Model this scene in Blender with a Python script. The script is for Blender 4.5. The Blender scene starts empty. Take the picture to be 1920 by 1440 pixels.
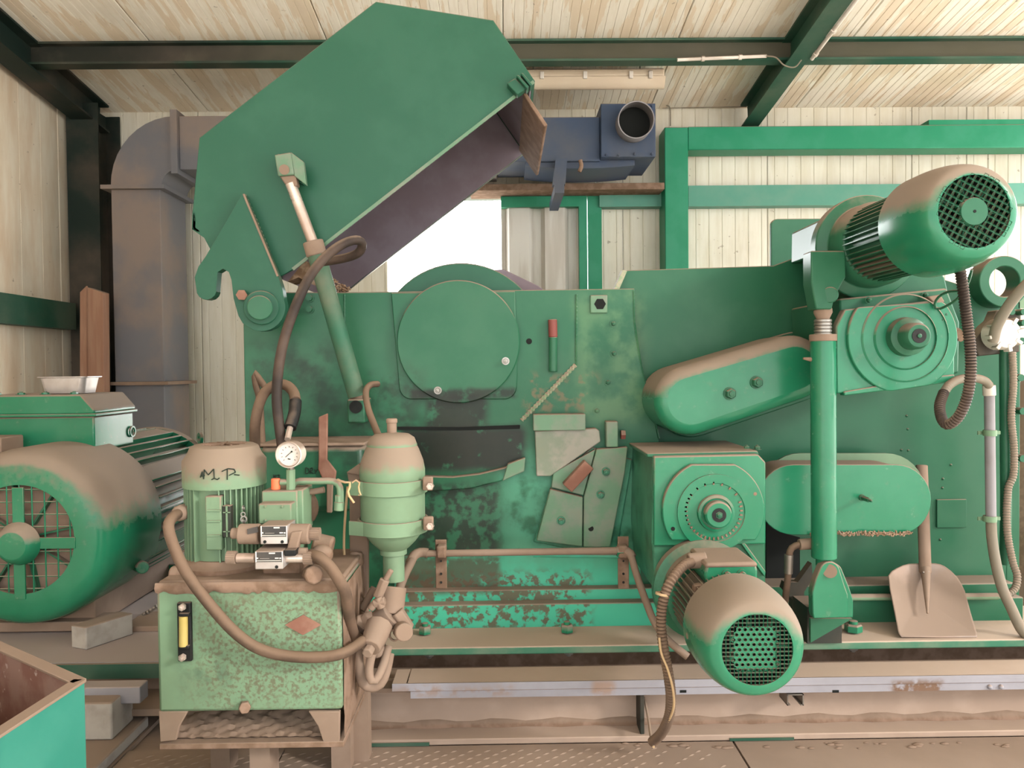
import bpy, bmesh, math, random
from mathutils import Vector, Matrix, Quaternion
random.seed(7)
S = bpy.context.scene
COL = S.collection

# ------------------------------------------------------------------ camera
F = 1400.0
HC = 1.05
cam_d = bpy.data.cameras.new('camera'); cam = bpy.data.objects.new('camera', cam_d); COL.objects.link(cam)
cam_d.sensor_width = 36.0; cam_d.lens = 36.0 * F / 1920.0; cam_d.clip_start = 0.05; cam_d.clip_end = 300
CM = (Matrix.Rotation(math.radians(-0.614), 3, 'Z') @ Matrix.Rotation(math.radians(90 - 1.23), 3, 'X')
      @ Matrix.Rotation(math.radians(-0.6), 3, 'Z'))
cam.matrix_world = Matrix.Translation((0, 0, HC)) @ CM.to_4x4()
S.camera = cam
CP = Vector((0, 0, HC))

# ------------------------------------------------------------------ light
W = bpy.data.worlds.new('sky'); S.world = W; W.use_nodes = True
wn = W.node_tree.nodes; bgn = wn['Background']
bgn.inputs[0].default_value = (0.97, 0.985, 1.0, 1)
# bright hazy sky, brightest over the yard behind the shed, falling off smoothly all round
wl_ = W.node_tree.links; tc = wn.new('ShaderNodeTexCoord'); sx = wn.new('ShaderNodeSeparateXYZ'); wl_.new(tc.outputs['Generated'], sx.inputs[0])
mr = wn.new('ShaderNodeMapRange'); mr.interpolation_type = 'SMOOTHSTEP'
wl_.new(sx.outputs[1], mr.inputs[0]); mr.inputs[1].default_value = 0.0; mr.inputs[2].default_value = 1.0
mr.inputs[3].default_value = 2.2; mr.inputs[4].default_value = 15.0; wl_.new(mr.outputs[0], bgn.inputs[1])
sd = bpy.data.lights.new('sun', 'SUN'); sd.energy = 2.0; sd.angle = math.radians(9); sd.color = (1, 0.96, 0.9)
so = bpy.data.objects.new('sun', sd); COL.objects.link(so)
so.rotation_euler = Vector((-0.80, 0.46, -0.40)).to_track_quat('-Z', 'Y').to_euler()
S.view_settings.view_transform = 'Standard'; S.view_settings.look = 'None'
S.view_settings.gamma = 1.0; S.view_settings.use_curve_mapping = False
S.view_settings.exposure = 0.65


# ------------------------------------------------------------------ points
def ray(px, py):
    return CM @ Vector(((px - 960) / F, (720 - py) / F, -1))
def P(px, py, Y):
    d = ray(px, py); return CP + d * (Y / d.y)
def PZ(px, py, z):
    d = ray(px, py); return CP + d * ((z - HC) / d.z)
def L(px, Y):            # a length given in pixels at depth Y, in metres
    return px * Y / F
def srgb(r, g, b):
    f = lambda c: (c / 255 / 12.92) if c / 255 <= .04045 else ((c / 255 + .055) / 1.055) ** 2.4
    return (f(r), f(g), f(b), 1)


# ------------------------------------------------------------------ materials
DUST = srgb(130, 112, 98)
class NT:
    def __init__(s, name):
        s.m = bpy.data.materials.new(name); s.m.use_nodes = True
        s.t = s.m.node_tree; s.b = s.t.nodes['Principled BSDF']; s.geo = s.n('ShaderNodeNewGeometry')
    def n(s, ty, **kw):
        x = s.t.nodes.new(ty)
        for k, v in kw.items(): setattr(x, k, v)
        return x
    def lk(s, a, b): s.t.links.new(a, b)
    def val(s, sock, v):
        if hasattr(v, 'is_output'): s.lk(v, sock)
        else: sock.default_value = v
    def math(s, op, a, b=0.0, c=0.0, clamp=False):
        x = s.n('ShaderNodeMath', operation=op, use_clamp=clamp)
        s.val(x.inputs[0], a); s.val(x.inputs[1], b); s.val(x.inputs[2], c); return x.outputs[0]
    def mix(s, f, a, b):
        x = s.n('ShaderNodeMix', data_type='RGBA'); s.val(x.inputs[0], f); s.val(x.inputs[6], a); s.val(x.inputs[7], b)
        return x.outputs[2]
    def step(s, v, lo, hi):
        x = s.n('ShaderNodeMapRange', interpolation_type='SMOOTHSTEP')
        s.val(x.inputs[0], v); x.inputs[1].default_value = lo; x.inputs[2].default_value = hi; return x.outputs[0]
    def pos(s, sc=(1, 1, 1)):
        x = s.n('ShaderNodeMapping'); s.lk(s.geo.outputs['Position'], x.inputs[0]); x.inputs[3].default_value = sc
        return x.outputs[0]
    def noise(s, scale, detail=4, sc=(1, 1, 1), rough=.55):
        x = s.n('ShaderNodeTexNoise'); x.inputs['Scale'].default_value = scale; x.inputs['Detail'].default_value = detail
        x.inputs['Roughness'].default_value = rough; s.lk(s.pos(sc), x.inputs['Vector']); return x.outputs[0]
    def sep(s, v):
        x = s.n('ShaderNodeSeparateXYZ'); s.lk(v, x.inputs[0]); return x.outputs

def mat(name, base, base2=None, rough=.4, metal=0.0, dust=.95, dlo=.18, dhi=.62, dcol=None, film=.12, nscale=5.0,
        sc=(1, 1, 1), bump=.15, bscale=60, stain_shade=(), spec=.22, coat=0):
    q = NT(name); n1 = q.noise(nscale, 6, sc); n2 = q.noise(nscale * 7, 4, sc)
    col = base if base2 is None else q.mix(q.step(n1, .42, .62), base, base2)
    for (x0, x1, z0, z1, soft, ns, lo, hi, c, amt) in stain_shade:       # stains and painted shade, each with its own shape
        p = q.sep(q.geo.outputs['Position']); nn = q.noise(ns, 6)
        w = q.math('MULTIPLY', q.math('SUBTRACT', nn, .5), soft * 2.2)
        px_ = q.math('ADD', p[0], w); pz_ = q.math('ADD', p[2], w)
        m = q.math('MULTIPLY', q.step(px_, x0 - soft, x0 + soft), q.step(px_, x1 + soft, x1 - soft))
        m = q.math('MULTIPLY', m, q.math('MULTIPLY', q.step(pz_, z0 - soft, z0 + soft), q.step(pz_, z1 + soft, z1 - soft)))
        m = q.math('MULTIPLY', m, q.step(q.noise(ns * 2.3, 7), lo, hi)); m = q.math('MULTIPLY', m, amt)
        col = q.mix(m, col, c)
    nz = q.sep(q.geo.outputs['Normal'])[2]
    d = q.math('ADD', nz, q.math('MULTIPLY', q.math('SUBTRACT', n2, .5), .35))
    df = q.math('MULTIPLY', q.step(d, dlo, dhi), dust)
    fl = q.math('MULTIPLY', q.step(n1, .35, .75), film)
    df = q.math('MAXIMUM', df, fl)
    col = q.mix(df, col, dcol or DUST)
    q.lk(col, q.b.inputs['Base Color'])
    q.lk(q.math('ADD', q.math('MULTIPLY', df, .9 - rough), rough, clamp=True), q.b.inputs['Roughness'])
    q.lk(q.math('MULTIPLY', q.math('SUBTRACT', 1, df), metal), q.b.inputs['Metallic'])
    q.b.inputs['Specular IOR Level'].default_value = spec
    if bump:
        b = q.n('ShaderNodeBump'); b.inputs[0].default_value = bump; b.inputs[1].default_value = .01
        q.lk(q.noise(bscale, 4), b.inputs[2]); q.lk(b.outputs[0], q.b.inputs['Normal'])
    return q.m

def pxbox(x0, x1, y0, y1, Y):
    a = P(x0, y1, Y); b = P(x1, y0, Y); return a.x, b.x, a.z, b.z
OIL = srgb(28, 30, 26); MUD = srgb(88, 72, 56)
st = []
st.append(pxbox(755, 985, 800, 884, 2.45) + (.02, 9, .30, .42, OIL, .95))
st.append(pxbox(800, 915, 735, 810, 2.45) + (.02, 9, .30, .48, OIL, .9))
st.append(pxbox(780, 935, 905, 1050, 2.45) + (.02, 12, .40, .56, OIL, .8))
st.append(pxbox(660, 790, 700, 1100, 2.45) + (.05, 7, .36, .60, OIL, .6))
st.append(pxbox(745, 935, 1045, 1108, 2.44) + (.012, 14, .25, .42, srgb(74, 72, 56), .85))
st.append(pxbox(740, 1110, 1085, 1185, 2.36) + (.02, 16, .47, .56, MUD, .9))
st.append(pxbox(465, 640, 640, 830, 2.45) + (.06, 5, .35, .65, srgb(24, 44, 34), .8))  # painted shade: darkens the left of the body plate under the hood
SOOT = [(-9, -1.3, 2.3, 9, .5, 2, .15, .45, srgb(26, 30, 27), .85)]
st.insert(0, pxbox(945, 1195, 850, 1060, 2.45) + (.05, 6, .3, .55, srgb(74, 142, 114), .7))
st.insert(0, pxbox(1080, 1215, 548, 790, 2.45) + (.04, 6, .35, .6, srgb(84, 118, 84), .6))
st.append(pxbox(1112, 1148, 600, 745, 2.45) + (.02, 8, .3, .5, srgb(26, 84, 58), .7))
st.append(pxbox(770, 968, 727, 748, 2.45) + (.010, 12, .3, .5, OIL, .85))
st.append(pxbox(985, 1120, 700, 775, 2.45) + (.02, 12, .5, .62, srgb(120, 90, 68), .5))
M = {}
M['green'] = mat('green_paint', srgb(37, 88, 63), srgb(40, 92, 67), rough=.33, stain_shade=st, film=.05, bump=.10, bscale=35)
M['hoodgreen'] = mat('hood_green_paint', srgb(36, 82, 62), srgb(38, 86, 66), rough=.38, film=.03, dust=.7, bump=.05)
M['motorgreen'] = mat('motor_green_paint', srgb(30, 106, 75), srgb(33, 111, 80), rough=.22, dlo=.0, dhi=.36, film=.04, bump=.05, spec=.35)
M['flangegreen'] = mat('lit_dusty_flange', srgb(52, 108, 84), srgb(70, 112, 88), rough=.4, dcol=srgb(172, 150, 133), film=.3)  # flange dust lightened in colour to make up for weak low light
M['beamdust'] = mat('lit_beam_dust', srgb(150, 130, 115), srgb(158, 138, 123), rough=.9, dust=.6, nscale=7, bump=.3, spec=.15, dcol=srgb(166, 146, 130))  # lighter copy of the brown dust, brightness painted in for missing low light
M['sootweb'] = mat('dusty_olive_web', srgb(74, 72, 58), srgb(62, 66, 54), rough=.7, film=.25, nscale=2, stain_shade=SOOT)
M['girt'] = mat('pale_girt_paint', srgb(78, 134, 116), srgb(84, 138, 120), rough=.4, film=.12, bump=.15)
M['dustgreen'] = mat('dust_covered_green', srgb(44, 92, 70), srgb(52, 96, 74), rough=.5, film=.55, nscale=4)
M['teal'] = mat('lit_teal_paint', srgb(62, 158, 128), srgb(68, 164, 134), rough=.4, film=.05, stain_shade=st)  # machine green made brighter: light on the skirt is put into the colour
M['palegreen'] = mat('pale_green_paint', srgb(108, 134, 106), srgb(100, 126, 98), rough=.45, dlo=.02, dhi=.26, film=.15,
    stain_shade=[pxbox(370, 660, 1105, 1330, 1.72) + (.05, 52, .44, .62, srgb(92, 78, 60), .7), pxbox(345, 430, 1225, 1300, 1.72) + (.03, 12, .38, .6, srgb(70, 92, 74), .6)])
M['anvil'] = mat('worn_pale_green_paint', srgb(92, 124, 98), srgb(108, 126, 108), rough=.35, film=.25, nscale=14, bump=.4, bscale=90)
M['steelpaint'] = mat('worn_grey_steel', srgb(138, 134, 122), srgb(112, 124, 106), rough=.42, film=.2, nscale=12, bump=.4, bscale=80)
M['beamgreen'] = mat('dusty_beam_green', srgb(28, 72, 56), srgb(32, 78, 62), rough=.5, film=.3, nscale=2.5, stain_shade=SOOT)
M['darkbeam'] = mat('dark_beam_paint', srgb(22, 36, 31), srgb(34, 36, 31), rough=.55, film=.35, nscale=2.0)
M['columngreen'] = mat('column_green_paint', srgb(30, 122, 88), srgb(36, 128, 96), rough=.42, film=.05)
M['brown'] = mat('thick_brown_dust', srgb(112, 90, 74), srgb(130, 106, 90), rough=.95, dust=.6, nscale=22, bump=.7, bscale=140, spec=.1)
M['brownsmooth'] = mat('smooth_brown_dust', srgb(126, 106, 91), srgb(134, 114, 99), rough=.9, dust=.7, nscale=6, bump=.25, spec=.15)
M['floor'] = mat('dusty_floor', srgb(138, 119, 104), srgb(146, 127, 112), rough=.92, dust=.5, nscale=4, bump=.35, bscale=80, spec=.15)
M['plank'] = mat('dusty_aluminium', srgb(148, 146, 152), srgb(138, 136, 142), rough=.45, metal=.2, dcol=srgb(150, 136, 130), film=.12,
    stain_shade=[pxbox(1672, 1766, 1276, 1304, 2.05) + (.012, 20, .3, .5, srgb(104, 76, 54), .95), pxbox(735, 960, 1287, 1306, 2.05) + (.02, 14, .4, .6, srgb(140, 112, 92), .8), pxbox(1110, 1150, 1276, 1304, 2.05) + (.012, 16, .3, .5, srgb(140, 112, 92), .8)])
M['binteal'] = mat('bright_teal_bin_paint', srgb(42, 112, 96), srgb(46, 118, 102), rough=.45, film=.05)
M['hoodin'] = mat('dusty_flare_lining', srgb(122, 112, 120), srgb(112, 100, 108), rough=.7, film=.1, dust=.3)  # dust with the purple veil of lens flare mixed into the colour
M['steel'] = mat('bare_steel', srgb(150, 148, 142), srgb(120, 112, 104), rough=.35, metal=.8, film=.15, dust=.5)
M['chrome'] = mat('polished_rod', srgb(196, 180, 168), srgb(176, 154, 140), rough=.25, metal=.5, film=.25, dust=.3)
M['rust'] = mat('rusty_steel', srgb(122, 84, 70), srgb(140, 104, 88), rough=.85, nscale=10, bump=.4, dust=.4)
M['rustin'] = mat('rusty_bin_inside', srgb(126, 90, 78), srgb(142, 112, 100), rough=.8, nscale=12, bump=.3, dust=.3,
    stain_shade=[(-3, 3, 0, 2, .05, 14, .60, .68, srgb(196, 176, 166), .8)])
M['black'] = mat('black_rubber', srgb(24, 24, 24), rough=.5, dust=.6, dlo=.4, dhi=.9, film=.05, bump=0)
M['hose'] = mat('dusty_rubber_hose', srgb(80, 64, 52), srgb(96, 76, 62), rough=.85, dcol=srgb(112, 92, 76), dlo=-.2, dhi=.6, film=.3, nscale=12, bump=.2)
M['darkhose'] = mat('dark_rubber_hose', srgb(44, 36, 32), srgb(70, 56, 48), rough=.6, dlo=.25, dhi=.9, dust=.8, film=.1)
M['greyhose'] = mat('grey_corrugated_plastic', srgb(120, 112, 98), srgb(134, 124, 108), rough=.6, film=.25)
M['conduit'] = mat('grey_plastic_conduit', srgb(132, 128, 130), srgb(122, 118, 120), rough=.5, film=.2)
M['white'] = mat('dusty_white_plastic', srgb(214, 206, 196), srgb(200, 188, 176), rough=.4, film=.2)
M['fixture'] = mat('dusty_lamp_plastic', srgb(196, 178, 156), srgb(206, 190, 168), rough=.35, film=.2)
M['dark'] = mat('dark_recess', srgb(20, 22, 20), rough=.8, dust=.2, film=0, bump=0)  # near black put in for the shade inside holes and openings
M['blue'] = mat('blue_grey_paint', srgb(54, 68, 90), srgb(60, 72, 88), rough=.5, film=.18, nscale=3)
M['duct'] = mat('galvanised_duct', srgb(104, 104, 108), srgb(122, 112, 106), rough=.5, metal=.25, film=.2, nscale=2, dcol=srgb(150, 126, 108))
M['wood'] = mat('red_brown_board', srgb(140, 104, 84), srgb(152, 116, 94), rough=.8, sc=(6, 6, .5), nscale=5, film=.2)
M['tin'] = mat('tin_pan', srgb(190, 184, 180), srgb(170, 160, 154), rough=.35, metal=.5, film=.2)
M['concrete'] = mat('grey_concrete', srgb(160, 154, 146), srgb(142, 136, 130), rough=.9, nscale=9, film=.25, bump=.4)
M['orange'] = mat('orange_plastic', srgb(232, 104, 66), srgb(222, 120, 84), rough=.45, film=.1, dust=.3)
M['oil'] = mat('yellow_sight_glass', srgb(168, 148, 84), srgb(176, 156, 94), rough=.15, film=.05, dust=.2, bump=0)
M['gaugeface'] = mat('gauge_face', srgb(206, 192, 184), rough=.3, film=.1, bump=0)
M['label'] = mat('black_label', srgb(52, 52, 52), srgb(62, 60, 58), rough=.4, film=.12, bump=0)
M['labelwhite'] = mat('white_print', srgb(214, 208, 198), rough=.4, film=.1, bump=0)
M['ink'] = mat('black_ink', srgb(34, 44, 36), rough=.7, film=0, dust=0, bump=0)
M['rope'] = mat('straw_string', srgb(190, 156, 116), rough=.9, film=.1, bump=0)
M['wire'] = mat('yellowed_wire', srgb(176, 148, 112), rough=.7, film=.1, bump=0)
M['redpaint'] = mat('red_brown_paint', srgb(116, 62, 56), srgb(100, 60, 52), rough=.5)
M['weld'] = mat('weld_bead', srgb(126, 142, 112), srgb(156, 150, 128), rough=.35, nscale=60, bump=.9, bscale=180, film=.15)
M['chips'] = mat('wood_chips', srgb(122, 96, 74), srgb(158, 132, 108), rough=.95, nscale=40, bump=.9, bscale=90, film=.2)
M['ground'] = mat('bounce_ground', srgb(226, 220, 210), srgb(214, 206, 194), rough=.95, nscale=2, bump=.2, dust=0, film=0)  # kept very pale to bounce light up to the roof
M['sheet'] = mat('pale_sheet_metal', srgb(198, 194, 186), srgb(186, 180, 170), rough=.45, film=.15, sc=(3, 3, .3))

def wallmat(name, a, b, tan, lo, hi, sc, tanamt, grime=srgb(120, 106, 88), gr=.45):
    q = NT(name); n1 = q.noise(2.0, 6, sc, .6); n2 = q.noise(1.3, 5, (1, 1, 1)); n3 = q.noise(9, 5, sc)
    c = q.mix(q.step(n3, .3, .7), a, b)
    c = q.mix(q.math('MULTIPLY', q.step(n1, lo, hi), tanamt), c, tan)
    c = q.mix(q.math('MULTIPLY', q.step(n2, .48, .78), gr), c, grime)
    c = q.mix(q.math('MULTIPLY', q.step(q.noise(26, 3), .70, .74), .6), c, grime)
    q.lk(c, q.b.inputs['Base Color']); q.b.inputs['Roughness'].default_value = .55
    return q.m
M['wallback'] = wallmat('cream_wall_sheet', srgb(208, 203, 188), srgb(202, 196, 178), srgb(186, 176, 152), .5, .62, (5, 5, .5), .4, gr=.35)
M['wallleft'] = wallmat('dusty_wall_sheet', srgb(214, 204, 184), srgb(206, 190, 166), srgb(196, 172, 144), .45, .62, (2, 2, .4), .8, gr=.3)
M['ceil'] = wallmat('roof_sheet', srgb(228, 222, 208), srgb(220, 212, 196), srgb(208, 188, 160), .50, .53, (6, .7, 1), .7, gr=.25)


# ------------------------------------------------------------------ mesh builder
def perp(a):
    a = Vector(a).normalized(); t = Vector((0, 0, 1)) if abs(a.z) < .9 else Vector((1, 0, 0))
    u = a.cross(t).normalized(); return u, a.cross(u).normalized(), a

class MB:
    def __init__(s): s.v = []; s.f = []
    def add(s, vs, fs):
        o = len(s.v); s.v += [tuple(v) for v in vs]; s.f += [tuple(i + o for i in f) for f in fs]; return s
    def box(s, x0, x1, y0, y1, z0, z1):
        vs = [(x, y, z) for z in (z0, z1) for y in (y0, y1) for x in (x0, x1)]
        return s.add(vs, [(0, 2, 3, 1), (4, 5, 7, 6), (0, 1, 5, 4), (2, 6, 7, 3), (0, 4, 6, 2), (1, 3, 7, 5)])
    def obox(s, c, a, b, d):             # centre and three half vectors
        c, a, b, d = map(Vector, (c, a, b, d))
        vs = [c + a * i + b * j + d * k for k in (-1, 1) for j in (-1, 1) for i in (-1, 1)]
        return s.add(vs, [(0, 2, 3, 1), (4, 5, 7, 6), (0, 1, 5, 4), (2, 6, 7, 3), (0, 4, 6, 2), (1, 3, 7, 5)])
    def bar(s, p0, p1, w, h, up=(0, 0, 1)):
        p0, p1 = Vector(p0), Vector(p1); d = (p1 - p0); a = d.normalized(); u = a.cross(Vector(up)).normalized(); t = u.cross(a)
        return s.obox((p0 + p1) / 2, d / 2, u * w / 2, t * h / 2)
    def prism(s, pts, vec):
        n = len(pts); vec = Vector(vec); pts = [Vector(p) for p in pts]
        vs = pts + [p + vec for p in pts]
        return s.add(vs, [tuple(range(n)), tuple(range(2 * n - 1, n - 1, -1))] + [(i, i + n, (i + 1) % n + n, (i + 1) % n) for i in range(n)])
    def pxprism(s, poly, Y, d):           # outline in the plane at depth Y, thickness d going back
        return s.prism([P(x, y, Y) for x, y in poly], (0, d, 0))
    def rect(s, x0, x1, y0, y1, Y, d):
        a = P(x0, y1, Y); b = P(x1, y0, Y); return s.box(a.x, b.x, Y, Y + d, a.z, b.z)
    def lathe(s, prof, o, axis, n=32, closed=False):
        u, w, a = perp(axis); o = Vector(o); m = len(prof); vs = []
        for r, h in prof:
            for i in range(n):
                t = 2 * math.pi * i / n; vs.append(o + a * h + (u * math.cos(t) + w * math.sin(t)) * max(r, 1e-5))
        fs = []
        for j in range(m if closed else m - 1):
            k = (j + 1) % m
            for i in range(n): fs.append((j * n + i, j * n + (i + 1) % n, k * n + (i + 1) % n, k * n + i))
        if not closed:
            flat = lambda p, q_: abs(p[1] - q_[1]) < 1e-7 and q_[0] < p[0]
            if prof[0][0] > 1e-4 and not flat(prof[0], prof[1]): fs.append(tuple(range(n))[::-1])
            if prof[-1][0] > 1e-4 and not flat(prof[-1], prof[-2]): fs.append(tuple((m - 1) * n + i for i in range(n)))
        return s.add(vs, fs)
    def cyl(s, p0, p1, r0, r1=None, n=24):
        p0, p1 = Vector(p0), Vector(p1); d = p1 - p0
        return s.lathe([(r0, 0), (r0 if r1 is None else r1, d.length)], p0, d, n)
    def ring(s, o, axis, r0, r1, h, n=40):
        return s.lathe([(r0, 0), (r1, 0), (r1, h), (r0, h)], o, axis, n, True)
    def tube(s, pts, r, n=10, step=.012, radf=None):
        pts = spline(pts, step); m = len(pts); vs = []
        a = (pts[1] - pts[0]).normalized(); u, w, _ = perp(a)
        for i, p in enumerate(pts):
            t = (pts[min(i + 1, m - 1)] - pts[max(i - 1, 0)]).normalized()
            u = (u - t * u.dot(t)).normalized(); w = t.cross(u)
            rr = radf(i) if radf else r
            for k in range(n):
                g = 2 * math.pi * k / n; vs.append(p + (u * math.cos(g) + w * math.sin(g)) * rr)
        fs = [(j * n + i, j * n + (i + 1) % n, (j + 1) * n + (i + 1) % n, (j + 1) * n + i) for j in range(m - 1) for i in range(n)]
        fs += [tuple(range(n))[::-1], tuple((m - 1) * n + i for i in range(n))]
        return s.add(vs, fs)
    def corr(s, pts, r, pitch=.008, n=12):
        return s.tube(pts, r, n, pitch / 2, lambda i: r if i % 2 else r * .80)
    def sphere(s, c, r, n=16, sq=(1, 1, 1)):
        c = Vector(c); o = MB(); o.lathe([(r * math.sin(math.pi * i / n), -r * math.cos(math.pi * i / n)) for i in range(n + 1)], (0, 0, 0), (0, 0, 1), n * 2)
        return s.add([c + Vector((v[0] * sq[0], v[1] * sq[1], v[2] * sq[2])) for v in o.v], o.f)
    def mesh(s, name, m, c, angle=38):
        me = bpy.data.meshes.new(name); me.from_pydata([(v[0] - c[0], v[1] - c[1], v[2] - c[2]) for v in s.v], [], s.f)
        bm = bmesh.new(); bm.from_mesh(me); bmesh.ops.recalc_face_normals(bm, faces=bm.faces); bm.to_mesh(me); bm.free()
        me.polygons.foreach_set('use_smooth', [True] * len(me.polygons)); me.set_sharp_from_angle(angle=math.radians(angle))
        me.materials.append(m if not isinstance(m, str) else M[m]); return me

def spline(pts, step):
    pts = [Vector(p) for p in pts]
    if len(pts) == 2: q = [pts[0].lerp(pts[1], i / 20) for i in range(21)]
    else:
        e = [pts[0] * 2 - pts[1]] + pts + [pts[-1] * 2 - pts[-2]]; q = []
        for i in range(1, len(e) - 2):
            a, b, c, d = e[i - 1:i + 3]
            for k in range(16):
                t = k / 16
                q.append(.5 * ((2 * b) + (c - a) * t + (2 * a - 5 * b + 4 * c - d) * t * t + (3 * b - a - 3 * c + d) * t ** 3))
        q.append(pts[-1])
    out = [q[0]]; acc = 0
    for i in range(1, len(q)):
        seg = (q[i] - q[i - 1]).length
        if seg < 1e-7: continue
        d = step - acc
        while d <= seg: out.append(q[i - 1].lerp(q[i], d / seg)); d += step
        acc = seg - (d - step)
    if (out[-1] - q[-1]).length > step * .3: out.append(q[-1])
    return out

WL = {}                                   # world place of every object
def reg(o, c, parent):
    COL.objects.link(o); WL[o.name] = Vector(c)
    if parent is not None: o.parent = parent; o.location = Vector(c) - WL[parent.name]
    else: o.location = c
def thing(name, label, cat, loc, group=None):
    o = bpy.data.objects.new(name, None); o.empty_display_size = .05; reg(o, loc, None)
    o['label'] = label; o['category'] = cat
    if group: o['group'] = group
    return o
def obj(name, mb, m, parent=None, bevel=0, label=None, seg=2, kind=None, angle=38):
    xs, ys, zs = zip(*mb.v); c = ((min(xs) + max(xs)) / 2, (min(ys) + max(ys)) / 2, (min(zs) + max(zs)) / 2)
    o = bpy.data.objects.new(name, mb.mesh(name, m, c, angle)); reg(o, c, parent)
    if bevel:
        b = o.modifiers.new('edge', 'BEVEL'); b.width = bevel; b.segments = seg; b.limit_method = 'ANGLE'; b.angle_limit = math.radians(40)
    if label: o['label'] = label
    if kind: o['kind'] = kind
    return o
def single(name, mb, m, label, cat, group=None, bevel=0, kind=None):
    o = obj(name, mb, m, None, bevel); o['label'] = label; o['category'] = cat
    if group: o['group'] = group
    if kind: o['kind'] = kind
    return o
def struct(name, mb=None, m=None, loc=(0, 0, 0), bevel=0):
    if mb is None:
        o = bpy.data.objects.new(name, None); reg(o, loc, None)
    else: o = obj(name, mb, m, None, bevel)
    o['kind'] = 'structure'; return o

_bm = {}
def bolt(parent, p, r, h, m='green', axis=(0, -1, 0), washer=1.5, name='bolt', hollow=False):
    key = (round(r, 4), round(h, 4), m, washer, hollow)
    if key not in _bm:
        b = MB()
        if washer: b.lathe([(r * washer, 0), (r * washer, h * .18)], (0, 0, 0), (0, 0, 1), 16)
        if hollow: b.lathe([(r * .55, h), (r * .55, h * .3), (0, h * .3)], (0, 0, 0), (0, 0, 1), 12); b.ring((0, 0, h * .1), (0, 0, 1), r * .55, r, h * .9, 12)
        else:
            b.lathe([(r, h * .18), (r, h * .85), (r * .85, h)], (0, 0, 0), (0, 0, 1), 6)
            b.lathe([(r * .5, h), (r * .5, h * 1.3), (r * .3, h * 1.35)], (0, 0, 0), (0, 0, 1), 10)
        _bm[key] = b.mesh(name, m, (0, 0, 0))
    o = bpy.data.objects.new(name, _bm[key]); reg(o, p, parent)
    o.rotation_mode = 'QUATERNION'; o.rotation_quaternion = Vector(axis).to_track_quat('Z', 'Y'); return o

def arc(cx, cy, r, a0, a1, n=12, ry=None):   # outline points in pixels, angles clockwise from +x (y grows downward)
    return [(cx + r * math.cos(math.radians(a0 + (a1 - a0) * i / n)), cy + (ry or r) * math.sin(math.radians(a0 + (a1 - a0) * i / n))) for i in range(n + 1)]
def hull_capsule(c0, r0, c1, r1, n=16):
    a = math.degrees(math.atan2(c1[1] - c0[1], c1[0] - c0[0]))
    return arc(c1[0], c1[1], r1, a - 90, a + 90, n) + arc(c0[0], c0[1], r0, a + 90, a + 270, n)

def cells(o, u, w, pitch, hole, depth, inside, n=4, rot=0, hexa=False, span=20):
    """plate of cells with a hole in each; cells whose centre is inside"""
    b = MB(); o, u, w = Vector(o), Vector(u), Vector(w); ax = u.cross(w)
    cr, sr = math.cos(rot), math.sin(rot); uu = u * cr + w * sr; ww = w * cr - u * sr
    for j in range(-span, span + 1):
        for i in range(-span, span + 1):
            x = (i + (.5 if hexa and j % 2 else 0)) * pitch; y = j * pitch * (.866 if hexa else 1)
            if not inside(x, y): continue
            if hexa:
                R = pitch / math.sqrt(3); A = []; C = []
                for k in range(12):
                    t = math.radians(30 * k + 30); rr = R if k % 2 == 0 else R * math.cos(math.pi / 6)
                    A.append((x + rr * math.cos(t), y + rr * math.sin(t))); C.append((x + hole * math.cos(t), y + hole * math.sin(t)))
            else:
                h = pitch / 2; A = [(x - h, y - h), (x + h, y - h), (x + h, y + h), (x - h, y + h)]; k = hole
                C = [(x - k, y - k), (x + k, y - k), (x + k, y + k), (x - k, y + k)]
            q = len(A); pt = lambda p, d: o + uu * p[0] + ww * p[1] + ax * d
            vs = [pt(p, 0) for p in A] + [pt(p, 0) for p in C] + [pt(p, depth) for p in C]
            b.add(vs, [(a, (a + 1) % q, (a + 1) % q + q, a + q) for a in range(q)] + [(a + q, (a + 1) % q + q, (a + 1) % q + 2 * q, a + 2 * q) for a in range(q)])
    return b

# ================================================================== SETTING
XL, YW = -2.78, 5.1                        # left wall, back wall
XR = 4.3
YR = -2.4                                  # unseen front edge of the roof, set far out to block high sky
def zc(y): return 2.80 + .13 * (YW - y)    # underside of the roof

def panel_mb(x0, x1, z0, z1, pitch=.09, t=.06, g=.004):
    """upright sandwich panel facing -Y with fine pressed grooves, front at y=0"""
    b = MB(); pts = [(x0, t), (x0, .004), (x0 + .004, 0)]; x = x0 + pitch * .5
    while x < x1 - .02:
        pts += [(x - g, 0), (x, g), (x + g, 0)]; x += pitch
    pts += [(x1 - .004, 0), (x1, .004), (x1, t)]
    return b.prism([(px, py, z0) for px, py in pts], (0, 0, z1 - z0))
def place_panel(name, parent, x0, x1, z0, z1, m):
    b = panel_mb(x0 + .002, x1 - .002, z0, z1)
    b.v = [(v[0], v[1] + YW, v[2]) for v in b.v]; return obj(name, b, m, parent)

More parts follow.
